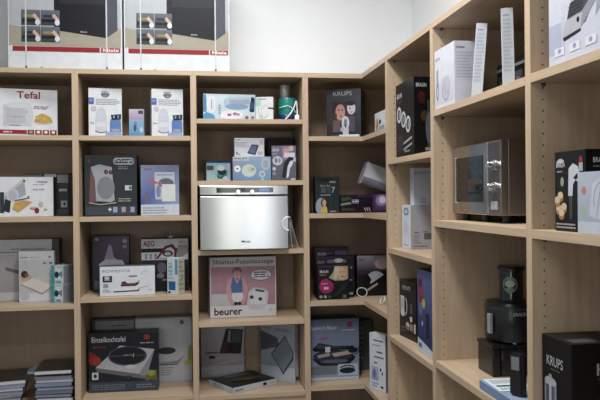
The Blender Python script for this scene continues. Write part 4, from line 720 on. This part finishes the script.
def juicer():
    o = empty('slow_juicer', (.955, -1.36, z)); tag(o, 'black upright slow juicer with clear feed tube and green sticker', 'juicer')
    bm = bmesh.new(); add_box(bm, -.05, .11, -.07, .07, 0, .03, bev=.01); bm_obj('base', bm, BLACKP, o, True)
    bm = bmesh.new(); add_box(bm, .02, .105, -.06, .06, .028, .13, bev=.012); bm_obj('motor_column', bm, BLACKP, o)
    bm = bmesh.new(); add_lathe(bm, [(.06, .118), (.090, .122), (.096, .132), (.096, .245), (.090, .258), (.05, .263)], n=44); bm_obj('drum', bm, BLACKP, o, True)
    bm = bmesh.new(); add_lathe(bm, [(.098, .236), (.098, .244)], n=44); bm_obj('drum_band', bm, mat('dark_grey_plastic', (44, 46, 48), .4), o, True)
    bm = bmesh.new(); add_lathe(bm, [(.046, .262), (.043, .27), (.043, .374), (.040, .374), (.040, .272)], n=32); bm_obj('feed_tube', bm, SMOKE, o, True)
    bm = bmesh.new(); add_lathe(bm, [(.030, .264), (.030, .36), (.027, .364)], n=28); bm_obj('pusher', bm, mat('dark_grey_plastic'), o, True)
    bm = bmesh.new(); add_lathe(bm, [(.044, .370), (.050, .373), (.050, .383), (.046, .388)], n=32); bm_obj('tube_lid', bm, BLACKP, o, True)
    def cap(rad, a0, da, zc, dz, name, m):          # a round or square patch wrapped on an upright cylinder
        bm = bmesh.new(); n = 24; c = bm.verts.new((rad*math.cos(R(a0)), rad*math.sin(R(a0)), zc)); ring = []
        for i in range(n):
            a = R(a0) + da*math.cos(2*math.pi*i/n); zz = zc + dz*math.sin(2*math.pi*i/n); ring.append(bm.verts.new((rad*math.cos(a), rad*math.sin(a), zz)))
        for i in range(n): bm.faces.new((c, ring[i], ring[(i+1) % n]))
        bm_obj(name, bm, m, o)
    cap(.0438, 238, .62, .322, .030, 'sticker', mat('green_sticker', (112, 132, 104), .5, var=.2, scale=60))
    cap(.0442, 238, .42, .325, .012, 'sticker_print', mat('green_sticker_print', (170, 180, 160), .5, var=.1))
    bm = bmesh.new(); add_box(bm, -.104, -.092, -.045, -.02, .15, .22, bev=.002); bm_obj('side_badge', bm, mat('grey_badge', (130, 132, 138), .4), o)
    for x0, x1, nm, mm in ((-.106, -.076, 'pulp_jug', BLACKP), (-.073, .032, 'juice_jug', SMOKE)):
        bm = bmesh.new(); add_box(bm, x0, x1, -.072, .060, .0, .100, bev=.006); j = bm_obj(nm, bm, mm, o)
        bm = bmesh.new(); add_box(bm, x0-.003, x1+.001, -.075, .063, .101, .114, bev=.004); bm_obj('jug_lid', bm, BLACKP, j)
    bm = bmesh.new(); add_lathe(bm, [(.009, 0), (.009, .02), (.012, .022)], (-.02, -.066, .114), 16); bm_obj('spout', bm, CHROME, o, True)
    A = Art((-.040, -.0975, .218), (.052, -.0, 0), (0, 0, .013), (0, -1, 0), .0002); A.text('BRAUN', 0, 0, 1, 1, (200, 202, 206), .02); A.build(o, CARD)
juicer()
o, F = carton('flat_blue_box', 'flat pale blue box lying in front of the juicer', 'box', XC0+.008, -1.552, z, .256, .135, .029, (120, 146, 190), wing=1, top=(150, 170, 200)); done(o, F)
def leaflet():
    bm = bmesh.new(); add_box(bm, 0, .145, 0, .118, 0, .0012)
    o = bm_obj('leaflet', bm, mat('leaflet_paper', (196, 208, 214), .6, var=.04)); o.location = (XC0+.016, -1.560, z+.0312+ZO); o.rotation_euler = (0, 0, R(-92))
    tag(o, 'white printed leaflet lying on the flat pale blue box', 'leaflet')
    A = Art((0, 0, .0012), (.145, 0, 0), (0, .118, 0), (0, 0, 1)); A.rect(.55, .1, .66, .5, (70, 72, 80)); A.rect(.1, .1, .4, .8, (190, 200, 206)); A.rect(.5, .6, .9, .9, (150, 196, 190)); A.small(.75, .1, .95, .5, 4, (140, 146, 156), 4); A.build(o, CARD)
leaflet()
def handset():
    o = empty('hand_appliance', (.775, -1.758, z+.0300), R(-60)); tag(o, 'black slim appliance with grey buttons standing on the flat pale blue box', 'appliance')
    bm = bmesh.new(); add_prism(bm, [(-.022, 0), (.022, 0), (.026, .012), (.02, .03), (-.02, .03), (-.026, .012)], 0, .13); bmesh.ops.bevel(bm, geom=list(bm.edges), offset=.005, segments=2, affect='EDGES'); bm_obj('body', bm, BLACKP, o, True)
    bm = bmesh.new(); add_box(bm, -.014, .014, -.003, .001, .08, .12, bev=.001); bm_obj('button_strip', bm, mat('button_grey', (110, 112, 116), .4), o)
    bm = bmesh.new()
handset()

# ------------------------------------------------------------------ right wing, near bay
z = -.3459
o, F = carton('steel_kettle_box', 'large white box with a boxy steel and black coffee machine pictured', 'box', XC0+.022, -2.001, z, .40, .20, .312, (206, 210, 226), wing=1, m=GLOSS)
f = F['front']; f.rect(0, 0, 1, 1, (204, 208, 226), (214, 216, 228)); f.rect(0, .1, .16, .36, (180, 186, 212)); f.rect(.16, .1, .2, .4, (196, 200, 218))
_o, _V = f.o.copy(), f.V.copy()
f.o = f.o - f.V*.04 + f.U*.02; f.U = f.U*.88; f.V = f.V*.78
f.part('pictured_machine'); f.poly([(.18, .34), (.48, .40), (.62, .62), (.62, .72), (.3, .7), (.24, .5)], (96, 100, 112)); f.poly([(.18, .33), (.42, .36), (.44, .53), (.22, .50)], (186, 186, 196)); f.poly([(.42, .36), (.62, .58), (.62, .70), (.44, .53)], (150, 152, 164)); f.poly([(.24, .51), (.44, .54), (.46, .70), (.28, .66)], (58, 62, 70)); f.poly([(.44, .54), (.62, .70), (.62, .92), (.46, .72)], (84, 86, 96)); f.poly([(.3, .68), (.46, .72), (.62, .92), (.5, .99), (.38, .96)], (52, 56, 66)); f.poly([(.28, .66), (.46, .70), (.46, .73), (.3, .69)], (170, 172, 182)); f.ell(.385, .46, .018, .03, (24, 24, 30)); f.poly([(.18, .33), (.42, .36), (.42, .33), (.2, .29)], (44, 46, 58)); f.poly([(.6, .42), (.75, .6), (.72, .72), (.62, .58)], (160, 164, 180))
for k in range(4): f.rect(.25, .52+.035*k, .44, .525+.035*k, (110, 112, 120))
f.o, f.V = _o, _V; f.U = f.U/.88
f.part('printed_picture')
for k in range(3): f.rect(.08+.18*k, .08, .2+.18*k, .15, (226, 228, 236)); f.ell(.14+.18*k, .12, .02, .02, (150, 156, 190))
done(o, F)
z = -.78
o, F = carton('mixer_box', 'black box with a white hand mixer and small cakes pictured', 'box', XC0+.028, -2.015, z, .146, .14, .209, (38, 36, 38), wing=1, m=GLOSS, right=(22, 22, 26))
f = F['front']; f.text('BRAUN', .06, .80, .34, .86, (214, 214, 218), .03); f.ell(.2, .88, .1, .03, (200, 200, 206)); f.rect(.08, .86, .32, .885, (206, 206, 210)); f.small(.08, .73, .34, .77, 1, (150, 150, 156), 2); f.part('pictured_mixer'); f.poly([(.46, .44), (.48, .78), (.62, .84), (.78, .80), (.84, .7), (.8, .6), (.7, .64), (.62, .58), (.6, .44)], (206, 210, 222)); f.poly([(.62, .66), (.76, .72), (.8, .66), (.7, .64)], (38, 36, 38)); f.line([(.52, .44), (.52, .18)], .012, (130, 130, 136)); f.line([(.57, .44), (.57, .18)], .012, (130, 130, 136)); f.ell(.55, .24, .05, .09, (84, 84, 90)); f.part('printed_picture')
for cx, cy in ((.2, .42), (.14, .26), (.32, .28), (.24, .2), (.1, .36)): f.ell(cx, cy, .1, .06, (176, 120, 70)); f.ell(cx, cy+.03, .09, .045, (222, 196, 160))
f.ell(.27, .62, .06, .06, (140, 166, 140)); f.ell(.88, .86, .06, .06, (190, 50, 60)); f.rect(.82, .74, .94, .84, (180, 180, 186)); f.small(.06, .03, .9, .11, 2, (170, 170, 170), 6)
f = F['right']; f.text('BRAUN', .15, .84, .45, .9, (206, 206, 212), .03); f.small(.15, .78, .4, .81, 1, (130, 130, 140), 2); done(o, F)
o, F = carton('juicer_carton', 'pale white box with a glass jug pictured, in front of the black mixer box', 'box', XC0+.003, -2.168, z, .20, .10, .150, (196, 204, 220), wing=1, m=GLOSS)
f = F['front']; f.rect(0, 0, 1, .2, (206, 212, 222)); f.rect(0, .2, 1, 1, (176, 186, 206), (190, 198, 216)); f.ell(.14, .7, .05, .07, (206, 130, 120)); f.ell(.12, .35, .06, .1, (170, 190, 170)); f.poly([(.25, .3), (.32, .8), (.5, .92), (.8, .85), (.95, .3), (.6, .2)], (206, 212, 226)); f.arc(.55, .55, .2, .3, 40, 200, .02, (150, 160, 186)); f.arc(.6, .5, .12, .2, 60, 280, .02, (160, 170, 196)); f.line([(.4, .25), (.5, .85)], .014, (160, 170, 190)); done(o, F)
z = -1.36
o, F = carton('glass_coffee_maker_box', 'large black box with a glass coffee maker pictured, bottom right of the photo', 'box', XC0+.024, -1.946, z, .152, .28, .290, (30, 29, 32), wing=1, m=CARD, right=(26, 25, 28), top=(40, 38, 40))
f = F['front']; f.text('KRUPS', .17, .73, .72, .82, (178, 176, 180), .02); f.small(.3, .69, .74, .71, 1, (110, 108, 112), 2); f.part('pictured_machine'); f.rect(.1, .1, .5, .58, (150, 154, 166)); f.ell(.3, .58, .2, .04, (176, 178, 188)); f.rect(.14, .3, .24, .54, (84, 90, 106)); f.rect(.34, .3, .44, .54, (96, 102, 116)); f.rect(.27, .22, .32, .56, (190, 192, 200)); f.rect(.12, .0, .48, .18, (190, 192, 202)); f.ell(.3, .63, .06, .02, (150, 150, 156)); f.poly([(.3, .22), (.44, .28), (.4, .18)], (50, 50, 60))
f = F['right']; f.text('KRUPS', .25, .71, .8, .82, (176, 174, 178), .02); f.ell(.47, .87, .09, .035, (170, 170, 174)); f.small(.26, .67, .8, .69, 1, (110, 108, 112), 2); f.poly([(.26, .36), (.46, .34), (.44, .14), (.29, .14)], (96, 104, 104)); f.ell(.36, .36, .03, .12, (160, 164, 164)); f.rect(.3, .14, .43, .17, (150, 152, 150))
t = F['top']; t.poly([(.1, .55), (.45, .7), (.55, .95), (.15, .9)], (150, 150, 152)); t.rect(.62, .05, .9, .3, (90, 86, 84)); t.rect(.7, .5, .95, .95, (130, 130, 132)); done(o, F)
